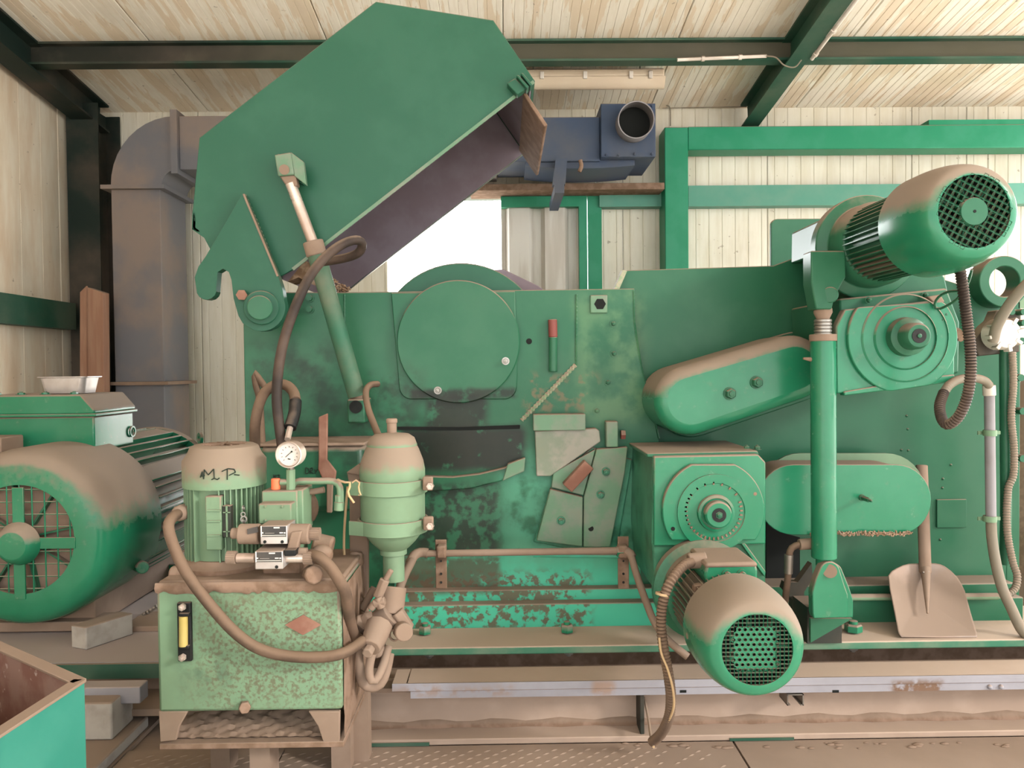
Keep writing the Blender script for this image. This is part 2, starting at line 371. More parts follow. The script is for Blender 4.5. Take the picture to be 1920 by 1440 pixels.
wb = struct('wall_back', loc=(0, YW, 0))
dx0, dx1 = P(727, 500, YW).x, P(1118, 450, YW).x
dz = P(920, 366, YW).z
s0 = P(1168, 450, YW).x
wx0, wx1, wz0, wz1 = P(1812, 500, YW).x, P(1852, 500, YW).x, P(1830, 590, YW).z, P(1830, 470, YW).z
top = zc(YW) + .15
xs = [XL, P(378, 600, YW).x, P(560, 600, YW).x, dx0]
for a, b in zip(xs, xs[1:]): place_panel('panel', wb, a, b, -.05, top, 'wallback')
place_panel('panel', wb, dx0, s0 - .93, dz, top, 'wallback')
place_panel('panel', wb, s0 - .93, dx1, dz, top, 'wallback')
place_panel('panel', wb, dx1, s0, -.05, top, 'wallback')
place_panel('panel', wb, s0, s0 + .99, -.05, top, 'wallback')
place_panel('panel', wb, s0 + .99, s0 + 1.98, -.05, top, 'wallback')
place_panel('panel', wb, s0 + 1.98, wx0, -.05, top, 'wallback')
place_panel('panel', wb, wx0, wx1, -.05, wz0, 'wallback')
place_panel('panel', wb, wx0, wx1, wz1, top, 'wallback')
place_panel('panel', wb, wx1, XR, -.05, top, 'wallback')

wl = struct('wall_left', loc=(XL, 2, 0))
ys = [-2.35, -1.9, -.9, .1, 1.1, 2.1, 3.1, 4.06, 4.74, YW]  # near panels added out of view to cut light from this side
for a, b in zip(ys, ys[1:]):
    q = panel_mb(a + .002, b - .002, -.05, zc(a) + .25, .2, g=.0018)
    q.v = [(XL - v[1], v[0], v[2]) for v in q.v]; obj('panel', q, 'wallleft', wl)

ce = struct('ceiling', loc=(0, 2, 3))
x = P(943, 60, 4.3).x - 3 * .995
xx = [XL - .1] + [x + k * .995 for k in range(8)]
for a, b in zip(xx, xx[1:]):
    q = MB(); prof = [(a + .002, .06), (a + .002, .005), (a + .006, 0)]; t = a + .06
    while t < b - .03: prof += [(t - .003, 0), (t, .003), (t + .003, 0)]; t += .05
    prof += [(b - .006, 0), (b - .002, .005), (b - .002, .06)]
    y0, y1 = YR, YW + .1
    q.prism([(px, y0, zc(y0) + h) for px, h in prof], (0, y1 - y0, zc(y1) - zc(y0))); obj('panel', q, 'ceil', ce)

obj('deck', MB().prism([(XL - .1, YR, zc(YR) + .062), (XR + .1, YR, zc(YR) + .062), (XR + .1, YW + .1, zc(YW + .1) + .062), (XL - .1, YW + .1, zc(YW + .1) + .062)], (0, 0, .03)), 'ceil', ce)

fl = struct('floor', loc=(0, 1, 0))
YF = 1.62; sx = PZ(1392, 1418, 0).x
ye = PZ(1100, 1394, 0).y
for (a, b, y0, y1) in [(-1.05, sx - 1.25, YF, ye), (sx - 1.245, sx - .003, YF, ye), (sx + .003, sx + 1.25, YF, ye), (sx + 1.255, XR, YF, ye), (XL, -1.055, YF, ye + .4)]:
    obj('plate', MB().box(a, b, y0, y1, -.012, 0), 'floor', fl)
obj('slab', MB().box(XL, XR, ye + .003, YW, -.06, -.016), 'floor', fl)
lug = MB(); px_ = .046; j = 0; y = 1.35
while y < ye - .02:
    x = -1.0 + (j % 2) * px_ / 2
    while x < sx - .02:
        if not (x > .35 and random.random() < min(.96, (x - .30) * 3.2)):
            d = Vector((.010, .0055, 0)); n = Vector((-.0016, .003, 0)); p = Vector((x, y, 0))
            lug.add([p - d, p + n, p + d, p - n, p + Vector((0, 0, .0026))], [(0, 3, 4), (3, 2, 4), (2, 1, 4), (1, 0, 4)])
        x += px_
    y += px_ * .42; j += 1
obj('tread_lugs', lug, 'floor', fl, kind='stuff')

gr = struct('ground', MB().box(-40, 40, -30, 60, -.30, -.065), 'ground')  # unseen pale ground runs in under the roof as a reflector

# door in the back wall: open on the left, one corrugated leaf on the right
dr = struct('door_1', loc=((dx0 + dx1) / 2, YW, 0))
def fr(x0, x1, y0, y1, Y, d, m='columngreen', par=dr, name='frame'):
    return obj(name, MB().rect(x0, x1, y0, y1, Y, d), m, par)
a = P(1088, 372, YW - .05); c = P(1122, 360, YW - .05)
obj('jamb', MB().box(P(1102, 450, YW - .06).x, P(1128, 450, YW - .06).x, YW - .068, YW + .08, 0, dz), 'columngreen', dr)
obj('leaf_frame', MB().box(P(1086, 450, YW - .09).x, P(1101, 450, YW - .09).x, YW - .09, YW - .03, .02, dz - .03), 'columngreen', dr)
obj('leaf_frame', MB().box(P(940, 450, YW - .09).x, P(1086, 450, YW - .09).x, YW - .09, YW - .03, dz - .10, dz - .03), 'columngreen', dr)
obj('lintel', MB().box(dx0 - .04, dx1 + .02, YW - .05, YW + .08, dz - .02, dz + .05), 'beamgreen', dr)
x0 = P(940, 450, YW - .03).x; pit = L(66, YW); q = []
x = x0
xe = P(1092, 450, YW).x
while x < xe:
    q += [(x, .03), (x + pit * .12, .03), (x + pit * .22, -.02), (x + pit * .78, -.02), (x + pit * .9, .03)]; x += pit
q = [(min(u, xe + i * 1e-5), v + YW - .04) for i, (u, v) in enumerate(q)]; q2 = [(u, v + .004) for u, v in q]
obj('sheet', MB().prism([(u, v, .04) for u, v in q + q2[::-1]], (0, 0, dz - .1)), 'sheet', dr)

# ---------------------------------------------------------------- steel frame of the shed
def cbeam(name, p0, p1, w, h, m, label, up=(0, 0, 1), group=None):
    """channel: top and bottom flange with the web set back; p0-p1 runs along the top edge of the front"""
    t = thing(name, label, 'beam', (Vector(p0) + Vector(p1)) / 2, group)
    p0, p1 = Vector(p0), Vector(p1); a = (p1 - p0).normalized(); up = Vector(up); out = a.cross(up).normalized()   # out points to the viewer side
    th = .012
    obj('flange', MB().bar(p0 - up * th / 2 - out * w / 2, p1 - up * th / 2 - out * w / 2, w, th), m, t)
    obj('flange', MB().bar(p0 - up * (h - th / 2) - out * w / 2, p1 - up * (h - th / 2) - out * w / 2, w, th), m, t)
    obj('web', MB().bar(p0 - up * h / 2 - out * w * .55, p1 - up * h / 2 - out * w * .55, .012, h - 2 * th), 'sootweb', t)
    return t
yp = 4.25
a = P(60, 98, yp); b = P(1920, 74, yp); zt = max(a.z, b.z)
pur = cbeam('roof_purlin', (XL, yp, zc(yp) - .005), (XR, yp, zc(yp) - .005), .08, .125, 'beamgreen', 'long dusty green steel purlin running across under the roof sheets')
# rafter running towards the back on the right
def ibeam_y(name, x, y0, y1, dz0, h, w, m, label):
    t = thing(name, label, 'beam', (x, (y0 + y1) / 2, zc((y0 + y1) / 2) - h))
    for nm, o in (('flange', -dz0), ('flange', -dz0 - h + .012)):
        obj(nm, MB().bar((x, y0, zc(y0) + o - .006), (x, y1, zc(y1) + o - .006), w, .012), m, t)
    obj('web', MB().bar((x, y0, zc(y0) - dz0 - h / 2), (x, y1, zc(y1) - dz0 - h / 2), .014, h - .024), m, t)
    return t
xr = P(1483, 100, yp).x
ibeam_y('roof_rafter', xr + .02, YR, 5.04, .004, .16, .11, 'beamgreen', 'green steel rafter running to the back wall beside the white conduit clips')
ibeam_y('roof_rafter', XL + .12, YR, 5.0, .004, .18, .14, 'darkbeam', 'dark sooty rafter in the corner along the dusty side wall')
cp = thing('corner_post', 'blackened steel post in the dark corner beside the grey duct', 'post', (XL + .1, YW - .12, 0))
obj('flange', MB().box(XL + .02, XL + .22, YW - .30, YW - .29, -.01, zc(YW) - .04), 'darkbeam', cp)
obj('web', MB().box(XL + .11, XL + .13, YW - .29, YW - .03, -.01, zc(YW) - .04), 'darkbeam', cp)
obj('flange', MB().box(XL + .02, XL + .22, YW - .03, YW - .02, -.01, zc(YW) - .04), 'darkbeam', cp)

yc = YW - .20
t = thing('wall_column', 'bright green square steel column standing against the cream wall', 'column', (P(1268, 400, yc).x, yc, 0))
obj('shaft', MB().box(P(1247, 400, yc).x, P(1291, 400, yc).x, yc, yc + .18, -.01, P(1268, 238, yc).z), 'columngreen', t, bevel=.006)
t = thing('wall_beam', 'wide green top beam reaching from the column along the wall', 'beam', (P(1600, 250, yc).x, yc, P(1600, 250, yc).z))
za, zb = P(1600, 278, yc).z, P(1600, 234, yc).z
obj('shaft', MB().box(P(1291, 250, yc).x, XR, yc + .01, yc + .17, za, zb), 'columngreen', t, bevel=.006)
obj('top_plate', MB().box(P(1745, 222, yc).x, XR, yc + .02, yc + .15, zb, zb + .035), 'columngreen', t)
yg = YW - .09
def girt(x0, x1, z0, z1, label, m='girt', y=yg):
    t = thing('wall_girt', label, 'beam', ((x0 + x1) / 2, y, z0), 'wall girts')
    obj('web', MB().box(x0, x1, y, y + .012, z0, z1), m, t); obj('flange', MB().box(x0, x1, y, y + .085, z1, z1 + .012), m, t)
    obj('flange', MB().box(x0, x1, y, y + .085, z0 - .012, z0), m, t)
girt(P(1291, 365, yg).x, XR, P(1600, 381, yg).z, P(1600, 349, yg).z, 'pale green girt along the cream wall behind the upper motor')
girt(P(1124, 370, yg).x, P(1247, 370, yg).x, P(1180, 384, yg).z, P(1180, 356, yg).z, 'short green girt between the door jamb and the column')
# girt on the side wall
t = thing('side_girt', 'dusty olive girt running along the left wall above the wooden board', 'beam', (XL, 3, 1.5))
z0, z1 = 1.33, 1.475
yb = YW - .35
obj('web', MB().box(XL + .075, XL + .085, -.5, yb, z0, z1), 'beamgreen', t)
obj('flange', MB().box(XL + .002, XL + .085, -.5, yb, z1, z1 + .01), 'beamgreen', t)
obj('flange', MB().box(XL + .002, XL + .085, -.5, yb, z0 - .01, z0), 'beamgreen', t)
# ledge under the blue blower
t = thing('blower_ledge', 'narrow brown dust covered shelf under the blue blower', 'shelf', P(1150, 348, 4.9))
a = P(1040, 356, 4.85); b = P(1246, 342, 4.85)
obj('board', MB().box(P(880, 350, 4.85).x, b.x, 4.85, YW - .002, a.z, b.z), 'brown', t, bevel=.004)

# light fixture and conduits
yl = 4.52
a = P(880, 160, yl); zt = zc(yl)
t = thing('light_fixture', 'dusty long fluorescent batten lamp hanging under the roof', 'lamp', (a.x + .5, yl, zt - .1))
x0, x1 = P(850, 150, yl).x, P(1243, 150, yl).x; zl = P(1120, 150, yl).z
obj('housing', MB().box(x0, x1, yl - .055, yl + .055, zl, zl + .05), 'fixture', t, bevel=.012)
q = MB(); n = 10; pr = [(yl - .06 + .12 * i / n, zl - .055 * math.sin(math.pi * (i / n) ** 1.0) - .002) for i in range(n + 1)]
q.prism([(x0 - .005, y_, z_) for y_, z_ in pr], (x1 - x0 + .01, 0, 0)); obj('diffuser', q, 'fixture', t)
for px in (1015, 1095, 1180, 1216):
    u = P(px, 130, yl).x; obj('clip', MB().box(u - .012, u + .012, yl - .066, yl - .05, zl - .014, zl + .03), 'white', t, bevel=.003)
for px in (1000, 1200):
    u = P(px, 130, yl).x; obj('hanger', MB().cyl((u, yl, zl + .04), (u, yl, zc(yl) + .002), .004, n=8), 'steel', t)
yb = 4.235
t = thing('conduit_tube', 'short white plastic conduit clipped to the purlin face', 'conduit', P(1350, 108, yb))
obj('tube', MB().cyl(P(1270, 112, yb), P(1437, 105, yb), .010, n=12), 'white', t)
for px, py in ((1318, 110), (1388, 107)): obj('clip', MB().ring(P(px - 3, py, yb), (1, 0, 0), .0095, .015, .018, 14), 'white', t)
t = thing('conduit_tube', 'white plastic conduit running down the rafter in the roof corner', 'conduit', P(1540, 50, 4.0))
xq = xr + .09
pp = [(xq, y_, zc(y_) - .165) for y_ in (3.3, 4.18)]
obj('tube', MB().cyl(pp[0], pp[1], .011, n=12), 'white', t)
for y_ in (3.9, 4.12): obj('clip', MB().ring((xq, y_, zc(y_) - .165), (0, 1, -.13), .010, .016, .02, 14), 'white', t)
single('cable', MB().tube([P(1437, 105, 4.22), P(1455, 108, 4.2), P(1470, 122, 4.2), P(1490, 126, 4.2), P(1503, 112, 4.18)], .004, 6), 'greyhose', 'thin grey cable looping between the two white conduits', 'cable')
single('cable', MB().tube([P(1248, 196, 5.05), P(1256, 203, 5.06), P(1257, 236, 5.06)], .004, 6).tube([P(1242, 203, 5.06), P(1400, 200, 5.06)], .003, 6), 'greyhose', 'thin wall cable dropping to the column top beside the blower', 'cable')

# ---------------------------------------------------------------- grey duct, blue blower, board
yd = 4.55
t = thing('exhaust_duct', 'square grey sheet metal duct rising in the corner and bending right', 'duct', (P(260, 700, yd).x, yd, .1))
x0, x1 = P(208, 500, yd).x, P(297, 500, yd).x; dd = .36; zf = P(260, 352, yd).z; zm = P(260, 720, yd).z
obj('riser', MB().box(x0 + .01, x1 + .02, yd, yd + dd, zm + .012, zf - .01), 'duct', t, bevel=.004)
obj('riser', MB().box(x0 + .01, x1 + .02, yd, yd + dd, .15, zm), 'duct', t, bevel=.004)
obj('flange', MB().box(x0 - .035, x1 + .06, yd - .035, yd + dd + .03, zf - .012, zf + .012), 'duct', t)
obj('flange', MB().box(x0 - .03, x1 + .06, yd - .035, yd + dd + .03, zm - .006, zm + .014), 'brownsmooth', t)
w = x1 - x0 + .01; cx, cz = x1 + .12, zf + .012; ro = cx - x0 - .01; ri = ro - w - .01
ap = [(cx - ro * math.cos(g), cz + ro * 1.05 * math.sin(g)) for g in [i * math.pi / 20 for i in range(11)]]
ip = [(cx - ri * math.cos(g), cz + ri * 1.05 * math.sin(g)) for g in [i * math.pi / 20 for i in range(11)]]
obj('elbow', MB().prism([(u, yd, v) for u, v in ap + ip[::-1]], (0, dd, 0)), 'duct', t)
zi, zo = cz + ri * 1.05, cz + ro * 1.05
obj('flange', MB().box(cx - .02, cx + .02, yd - .03, yd + dd + .03, zi - .03, zo + .03), 'duct', t)
obj('crossduct', MB().box(cx + .02, P(930, 250, yd).x, yd, yd + dd, zi, zo), 'duct', t, bevel=.004)
yf = 4.45
t = thing('blue_blower', 'blue grey fan box with an open round outlet under the roof', 'fan', P(1120, 260, yf))
obj('box_duct', MB().box(P(931, 250, yf).x, P(1126, 250, yf).x, yf + .03, yf + .4, P(1050, 300, yf).z, P(1050, 216, yf).z), 'blue', t, bevel=.005)
obj('end_box', MB().box(P(1126, 250, yf).x, P(1228, 250, yf).x, yf - .02, yf + .42, P(1180, 296, yf).z, P(1180, 196, yf).z), 'blue', t, bevel=.004)
q = MB(); q.pxprism([(985, 299), (1190, 297)] + [(1190 - 205 * i / 8, 299 + 17 * math.sin(math.pi * (.18 + .62 * i / 8)) ** .7) for i in range(9)], yf + .05, .34); obj('volute', q, 'blue', t)
c = P(1187, 234, yf - .02); q = MB()
ax = Vector((-.03, -1, -.10)).normalized()
q.lathe([(L(31, yf), -.05), (L(31, yf), .13), (L(33, yf), .13), (L(33, yf), -.05)], c, ax, 40); obj('outlet', q, 'conduit', t)
obj('outlet_dark', MB().lathe([(L(30.5, yf), .012), (0, .012)], c, ax, 40), 'dark', t)
for px, py in ((1137, 294), (1160, 294), (1190, 292), (1222, 292), (1222, 202)): bolt(t, P(px, py - 3, yf - .02), .008, .01, 'blue')
obj('bracket', MB().pxprism([(1042, 298), (1064, 296), (1060, 345), (1036, 347)], yf - .01, .06), 'blue', t)
obj('bracket', MB().rect(1040, 1058, 345, 362, yf - .01, .5), 'blue', t)
obj('drain_cock', MB().tube([P(1088, 300, yf), P(1090, 312, yf), P(1086, 322, yf)], .012, 8), 'brown', t)

yw = 4.4
t = thing('wooden_board', 'red brown wooden board leaning upright in the corner by the grey duct', 'board', P(175, 800, yw))
obj('plank', MB().prism([P(152, 1024, yw), P(152, 552, yw), P(163, 538, yw), P(193, 548, yw), P(198, 1024, yw)], (0, .07, 0)), 'wood', t, bevel=.003)
obj('edge_strip', MB().prism([P(150, 1000, yw - .015), P(150, 548, yw - .015), P(162, 536, yw - .015), P(163, 1000, yw - .015)], (0, .014, 0)), 'wood', t)

# wood chip heap outside the machine's right end
q = MB(); N = 26; o = P(1985, 1000, 3.6); vs = []
for j in range(N + 1):
    for i in range(N + 1):
        u, v = i / N * 2 - 1, j / N * 2 - 1; r = min(1, math.hypot(u, v))
        vs.append((2.75 + u * .62, 3.75 + v * 1.1, 1.02 * (1 - r ** 1.5) + random.uniform(-.03, .03) * (1 - r) - .02))
q.add(vs, [(j * (N + 1) + i, j * (N + 1) + i + 1, (j + 1) * (N + 1) + i + 1, (j + 1) * (N + 1) + i) for j in range(N) for i in range(N)])
single('chip_heap', q, 'chips', 'rough heap of brown wood chips behind the right end of the machine', 'wood chips', kind='stuff')

# ================================================================== THE CHIPPER
YB = 2.45
zflt = P(1200, 1209, 2.2).z                # top of the base flange
ch = thing('wood_chipper', 'big green wood chipper housing with round bearing cover and bolted anvil plates', 'machine', P(1180, 1190, YB))
def C(name, mb, m='green', bevel=0, label=None, **k): return obj(name, mb, m, ch, bevel, label, **k)
zb = zflt - .004
def zpoly(poly, Y, z=zb):                  # outline whose last two points go straight down to the flange
    pts = [P(x, y, Y) for x, y in poly]; a, b = pts[-1], pts[0]
    return pts + [Vector((a.x, Y, z)), Vector((b.x, Y, z))]
C('side_plate', MB().prism(zpoly([(456, 600), (486, 556), (530, 548), (640, 548), (1190, 541), (1191, 600), (1205, 690), (1222, 760), (1240, 850)], YB), (0, .035, 0)), bevel=.003)
C('side_plate', MB().prism(zpoly([(1150, 546), (1166, 507), (1450, 498), (1520, 472), (1600, 470), (1885, 560), (1888, 900)], YB + .05), (0, .03, 0)), bevel=.003)
C('housing', MB().prism(zpoly([(470, 620), (545, 560), (1180, 556), (1200, 520), (1440, 514), (1500, 520), (1870, 580)], YB + .085), (0, .85, 0)), 'green')
C('side_plate', MB().prism(zpoly([(505, 600), (560, 566), (1180, 560), (1200, 530), (1440, 520), (1830, 560)], 3.40), (0, .03, 0)), 'green')
c = P(872, 655, 2.75); q = MB(); q.cyl((c.x, 2.50, c.z), (c.x, 3.38, c.z), L(152, 2.6), n=64); C('drum_housing', q, 'hoodgreen', bevel=.004)
c = P(925, 560, 2.6); C('drum_lip', MB().prism([P(915, 506, 2.62), P(945, 505, 2.62), P(1010, 536, 2.62), P(1022, 545, 2.62), P(915, 560, 2.62)], (0, .5, 0)), 'hoodin', bevel=.003)
C('rear_guard', MB().pxprism([(1446, 560)] + arc(1458, 422, 12, 180, 270, 5) + [(1590, 409), (1600, 560)], 2.95, .02), 'green', bevel=.003)
C('top_edge', MB().pxprism([(1150, 545), (1168, 506), (1176, 508), (1160, 545)], YB + .01, .04), 'weld')

# bearing cover
C('bearing_plate', MB().pxprism([(733, 549), (966, 546), (970, 700)] + arc(945, 725, 24, 0, 80, 5) + arc(772, 725, 24, 100, 180, 5), YB - .010, .012), bevel=.003)
c = P(860, 641, YB - .012); bc = C('bearing_cover', MB().lathe([(0, .016), (L(112, YB), .016), (L(114, YB), .012), (L(114, YB), 0), (0, 0)], c, (0, -1, 0), 96))
for px, py in ((948, 677), (821, 732)): bolt(bc, P(px, py, YB - .028), .0085, .016, 'steel')
C('bolt_hole', MB().cyl(P(992, 640, YB - .002), P(992, 640, YB + .004), L(5.5, YB), n=20), 'dark')
pn = C('lifting_pin', MB().cyl(P(1037, 697, YB - .012), P(1037, 632, YB - .012), L(8, YB), n=24), 'green', bevel=.002)
obj('pin_end', MB().cyl(P(1037, 632, YB - .012), P(1036, 599, YB - .012), L(8.4, YB), n=24), 'redpaint', pn, bevel=.002, label='red brown upper end of pin')
q = MB()
def weld(poly, Y, r=.005):
    pts = spline([P(x, y, Y) for x, y in poly], .006)
    return MB().tube(pts, r, 6, .004, lambda i: r * (1 + .25 * math.sin(i * 1.9)))
C('weld_bead', weld([(1081, 552), (1080, 690)], YB - .001, .004), 'green')
C('weld_bead', weld([(1079, 684), (1030, 735), (978, 788)], YB - .001, .0075), 'weld')
C('weld_bead', weld([(1188, 545), (1190, 610), (1203, 690), (1222, 762), (1236, 822)], YB + .0, .003), 'green')
C('weld_bead', weld([(646, 552), (646, 620)], YB + .0, .003), 'green')
q = MB(); q.rect(1107, 1139, 553, 587, YB - .008, .012); bs = C('boss', q, 'anvil', bevel=.003)
obj('hex_socket', MB().lathe([(L(11, YB), 0), (L(11, YB), .0012), (0, .0012)], P(1125, 570, YB - .008), (0, -1, 0), 6), 'dark', bs)
for px, py in ((1150, 607), (1151, 663), (1140, 717), (1119, 770)): bolt(ch, P(px, py, YB), .0075, .012, 'green', washer=1.7)
for px, py in ((556, 562), (581, 559), (556, 581), (581, 580)): bolt(ch, P(px, py, YB), .010, .016, 'green', washer=1.5, hollow=True)

# anvil and its plates
C('anvil_block', MB().rect(1000, 1098, 776, 808, YB - .05, .052), 'anvil', bevel=.003)
C('wear_plate', MB().pxprism([(1003, 808), (1118, 803), (1124, 808), (1126, 828), (1032, 893), (1006, 893)], YB - .035, .037), 'steelpaint', bevel=.003)
C('tab', MB().rect(1137, 1159, 790, 839, YB - .045, .047), 'anvil', bevel=.004)
C('tab_bolt', MB().cyl(P(1164, 815, YB - .03), P(1172, 815, YB - .03), .016, n=6), 'redpaint')
C('backing_plate', MB().pxprism([(1036, 906), (1110, 838), (1186, 862), (1156, 1036), (1085, 1034), (1000, 1016)], YB - .012, .014), 'green', bevel=.004)
C('anvil_plate', MB().pxprism([(1119, 842), (1177, 838), (1172, 885), (1144, 1026), (1094, 1026), (1095, 932)], YB - .042, .032), 'anvil', bevel=.003)
C('anvil_plate', MB().pxprism([(1032, 917), (1093, 932), (1092, 1025), (1006, 1014)], YB - .042, .032), 'anvil', bevel=.003)
C('filler_plate', MB().pxprism([(1037, 886), (1117, 842), (1094, 929), (1034, 914)], YB - .030, .020), 'anvil', bevel=.003)
q = MB(); a = P(1063, 914, YB - .05); b = P(1104, 870, YB - .05); q.bar(a, b, L(22, YB), .04, (0, -1, 0)); C('knife_bar', q, 'rust', bevel=.003)
for px, py in ((1136, 884), (1126, 927), (1052, 976)): bolt(ch, P(px, py, YB - .042), .0105, .018, 'green', washer=1.35)
C('bolt_hole', MB().cyl(P(1108, 991, YB - .043), P(1108, 991, YB - .038), L(5, YB), n=20), 'dark')
lip = [(745, 886), (800, 889), (850, 890), (900, 884), (945, 873), (985, 858)]
C('drum_lip', MB().pxprism([(x, y + 4) for x, y in lip] + [(982, 882), (940, 902), (880, 917), (800, 922), (745, 920)], YB - .028, .03), 'green', bevel=.004)
C('cutter_lip', MB().pxprism([(952, 870), (985, 858), (983, 884), (942, 902)], YB - .034, .03), 'anvil', bevel=.003)
# seam with oil soaked gap
C('seam_strip', MB().pxprism([(745, 800), (860, 801), (975, 797), (975, 804), (860, 807), (745, 806)], YB - .006, .008), 'dark')
# skirt and ledges
z1 = P(1100, 1104, 2.405).z; z2 = P(1100, 1131, 2.365).z
xa, xb = P(640, 1100, 2.4).x, P(1905, 1100, 2.4).x
xm = P(1440, 1100, 2.4).x
for u0, u1, m_ in ((xa, xm, 'teal'), (xm + .002, xb, 'green')): C('skirt', MB().box(u0, u1, 2.405, YB + .06, zb, z1), m_, bevel=.004)
for u0, u1, m_ in ((xa, xm, 'teal'), (xm + .002, xb, 'green')): C('skirt', MB().box(u0, u1, 2.365, 2.41, zb, z2), m_, bevel=.004)
C('ledge_rod', MB().cyl(P(1580, 1120, 2.35), P(1870, 1118, 2.35), .011, n=12), 'palegreen')
C('panel', MB().box(P(740, 1070, YB).x, P(1200, 1070, YB).x, YB - .006, YB + .004, z1, P(900, 1040, YB).z), 'teal')
C('shade_panel', MB().pxprism([(1437, 975), (1470, 1000), (1500, 1008), (1500, 1108), (1437, 1108)], YB + .046, .006), 'dark')  # flat dark sheet painted in for the shadow below the belt guard
C('base_flange', MB().box(P(690, 1200, 2.2).x, 2.06, 2.2, YB + .06, zflt - .024, zflt), 'flangegreen', bevel=.004)
for px, py in ((797, 1190), (1063, 1187), (1600, 1186), (1430, 1190)):
    p = PZ(px, py, zflt); bolt(ch, p, .026 if px > 1500 else .020, .028, 'motorgreen', (0, 0, 1), washer=0)
C('ledger_angle', MB().box(P(690, 1200, 2.25).x, 2.05, 2.31, 2.33, .06, zflt - .02), 'brown')
for px in (805, 1066, 1599):
    p = P(px, 1222, 2.24); p.z = zflt - .024; bolt(ch, p, .015, .016, 'steel', (0, 0, -1), washer=1.5, name='nut')
# lifting eye and end flange at the right
yq = YB + .06
c = P(1858, 532, yq)
C('lifting_eye', MB().lathe([(L(28, yq), -.0), (L(47, yq), -.0), (L(47, yq), .07), (L(28, yq), .07)], c, (0, -1, 0), 48, True), 'green', bevel=.003)
C('eye_web', MB().pxprism([(1828, 572), (1836, 568), (1850, 578), (1868, 579), (1884, 570), (1898, 566), (1900, 700), (1828, 700)], yq, .03), 'green')
C('end_flange', MB().box(P(1884, 800, yq).x, P(1909, 800, yq).x, yq - .01, yq + .03, zb, P(1890, 560, yq).z), 'green', bevel=.003)
for px, py in ((1908, 770), (1908, 858), (1904, 708), (1906, 640)):
    p = P(px, py, yq - .01); bolt(ch, p, .012, .028, 'green', washer=0, hollow=True, name='pipe_end')
C('inspection_plate', MB().rect(1757, 1813, 936, 990, YB + .042, .008), 'green', bevel=.002)
for px, py in ((1703, 845), (1783, 872), (1768, 898), (1767, 915), (1763, 1012), (1742, 1020), (1700, 780), (1690, 844), (1702, 805)):
    C('weld_spot', MB().sphere(P(px, py, YB + .05), .0045, 6), 'green')
# brackets below the left
C('oil_box', MB().rect(488, 682, 834, 962, 2.22, .22), 'green', bevel=.02, label='dark green box with DRY scrawled in ink')
ob = [o for o in ch.children if o.name.startswith('oil_box')][0]
obj('box_lid', MB().rect(484, 684, 830, 838, 2.215, .23), 'brownsmooth', ob, bevel=.003)
def scrawl(strokes, Y, r=.0013, par=None, name='scrawl'):
    q = MB()
    for s_ in strokes:
        pts = [P(x, y, Y) for x, y in s_]
        for a, b in zip(pts, pts[1:]): q.cyl(a, b, r, n=5)
    return obj(name, q, 'ink', par)
scrawl([[(573, 888), (573, 877)], [(573, 877), (578, 878), (580, 883), (577, 888), (573, 888)], [(582, 888), (582, 878), (586, 877), (587, 881), (582, 883), (588, 888)], [(590, 880), (592, 884), (595, 880)], [(592, 884), (591, 888)]], 2.218, par=ob)
scrawl([[(513, 896), (513, 890), (517, 896), (517, 890)], [(520, 892), (523, 890), (525, 892), (521, 896), (526, 896)]], 2.218, par=ob)

# ================================================================== HOOD
Y0, Y1 = 2.34, 3.08
hd = thing('hopper_hood', 'huge green hinged hood raised open over the chipper drum', 'hood', P(660, 300, 2.6))
front = [(374, 258), (705, 3), (925, 38), (1003, 152), (548, 506), (520, 521), (396, 471), (383, 446), (360, 430), (361, 398)]
obj('side_plate', MB().pxprism(front, Y0, .012), 'hoodgreen', hd, bevel=.002)
fw = [P(x, y, Y0) for x, y in front]
obj('side_plate', MB().prism([p + Vector((0, Y1 - Y0, 0)) for p in fw], (0, .012, 0)), 'hoodgreen', hd)
def skin(pts, name='top_skin', m='hoodgreen', inset=.010):
    for a, b in zip(pts, pts[1:]):
        d = (b - a).normalized(); n = Vector((d.z, 0, -d.x)) * inset
        obj(name, MB().prism([a, b, b + n, a + n], (0, Y1 - Y0, 0)), m, hd)
skin([p + Vector((0, .001, 0)) for p in (fw[9], fw[0], fw[1], fw[2], fw[3])])
skin([fw[6] + Vector((0, .001, 0)), fw[7], fw[8], fw[9]])
# inner liner, dusty with painted flare tint, just inside the skins
def liner(pts):
    for a, b in zip(pts, pts[1:]):
        d = (b - a).normalized(); n = Vector((d.z, 0, -d.x))
        obj('liner', MB().prism([a + n * .012, b + n * .012, b + n * .018, a + n * .018], (0, Y1 - Y0 - .03, 0)), 'hoodin', hd)
liner([p + Vector((0, .014, 0)) for p in (fw[9], fw[0], fw[1], fw[2], fw[3])])
obj('liner', MB().prism([p + (Vector((fw[5].x, 0, fw[5].z)) - Vector((p.x, 0, p.z))) * .02 + Vector((0, Y1 - Y0 - .010, 0)) for p in fw], (0, .006, 0)), 'hoodin', hd)
# end flap
a = P(986, 172, Y0 + .02); b = P(1027, 234, Y0 + .02); d = (b - a).normalized(); n = Vector((d.z, 0, -d.x)) * .012
obj('end_flap', MB().prism([a, b, b + n, a + n], (0, .60, 0)), 'brown', hd, bevel=.003)
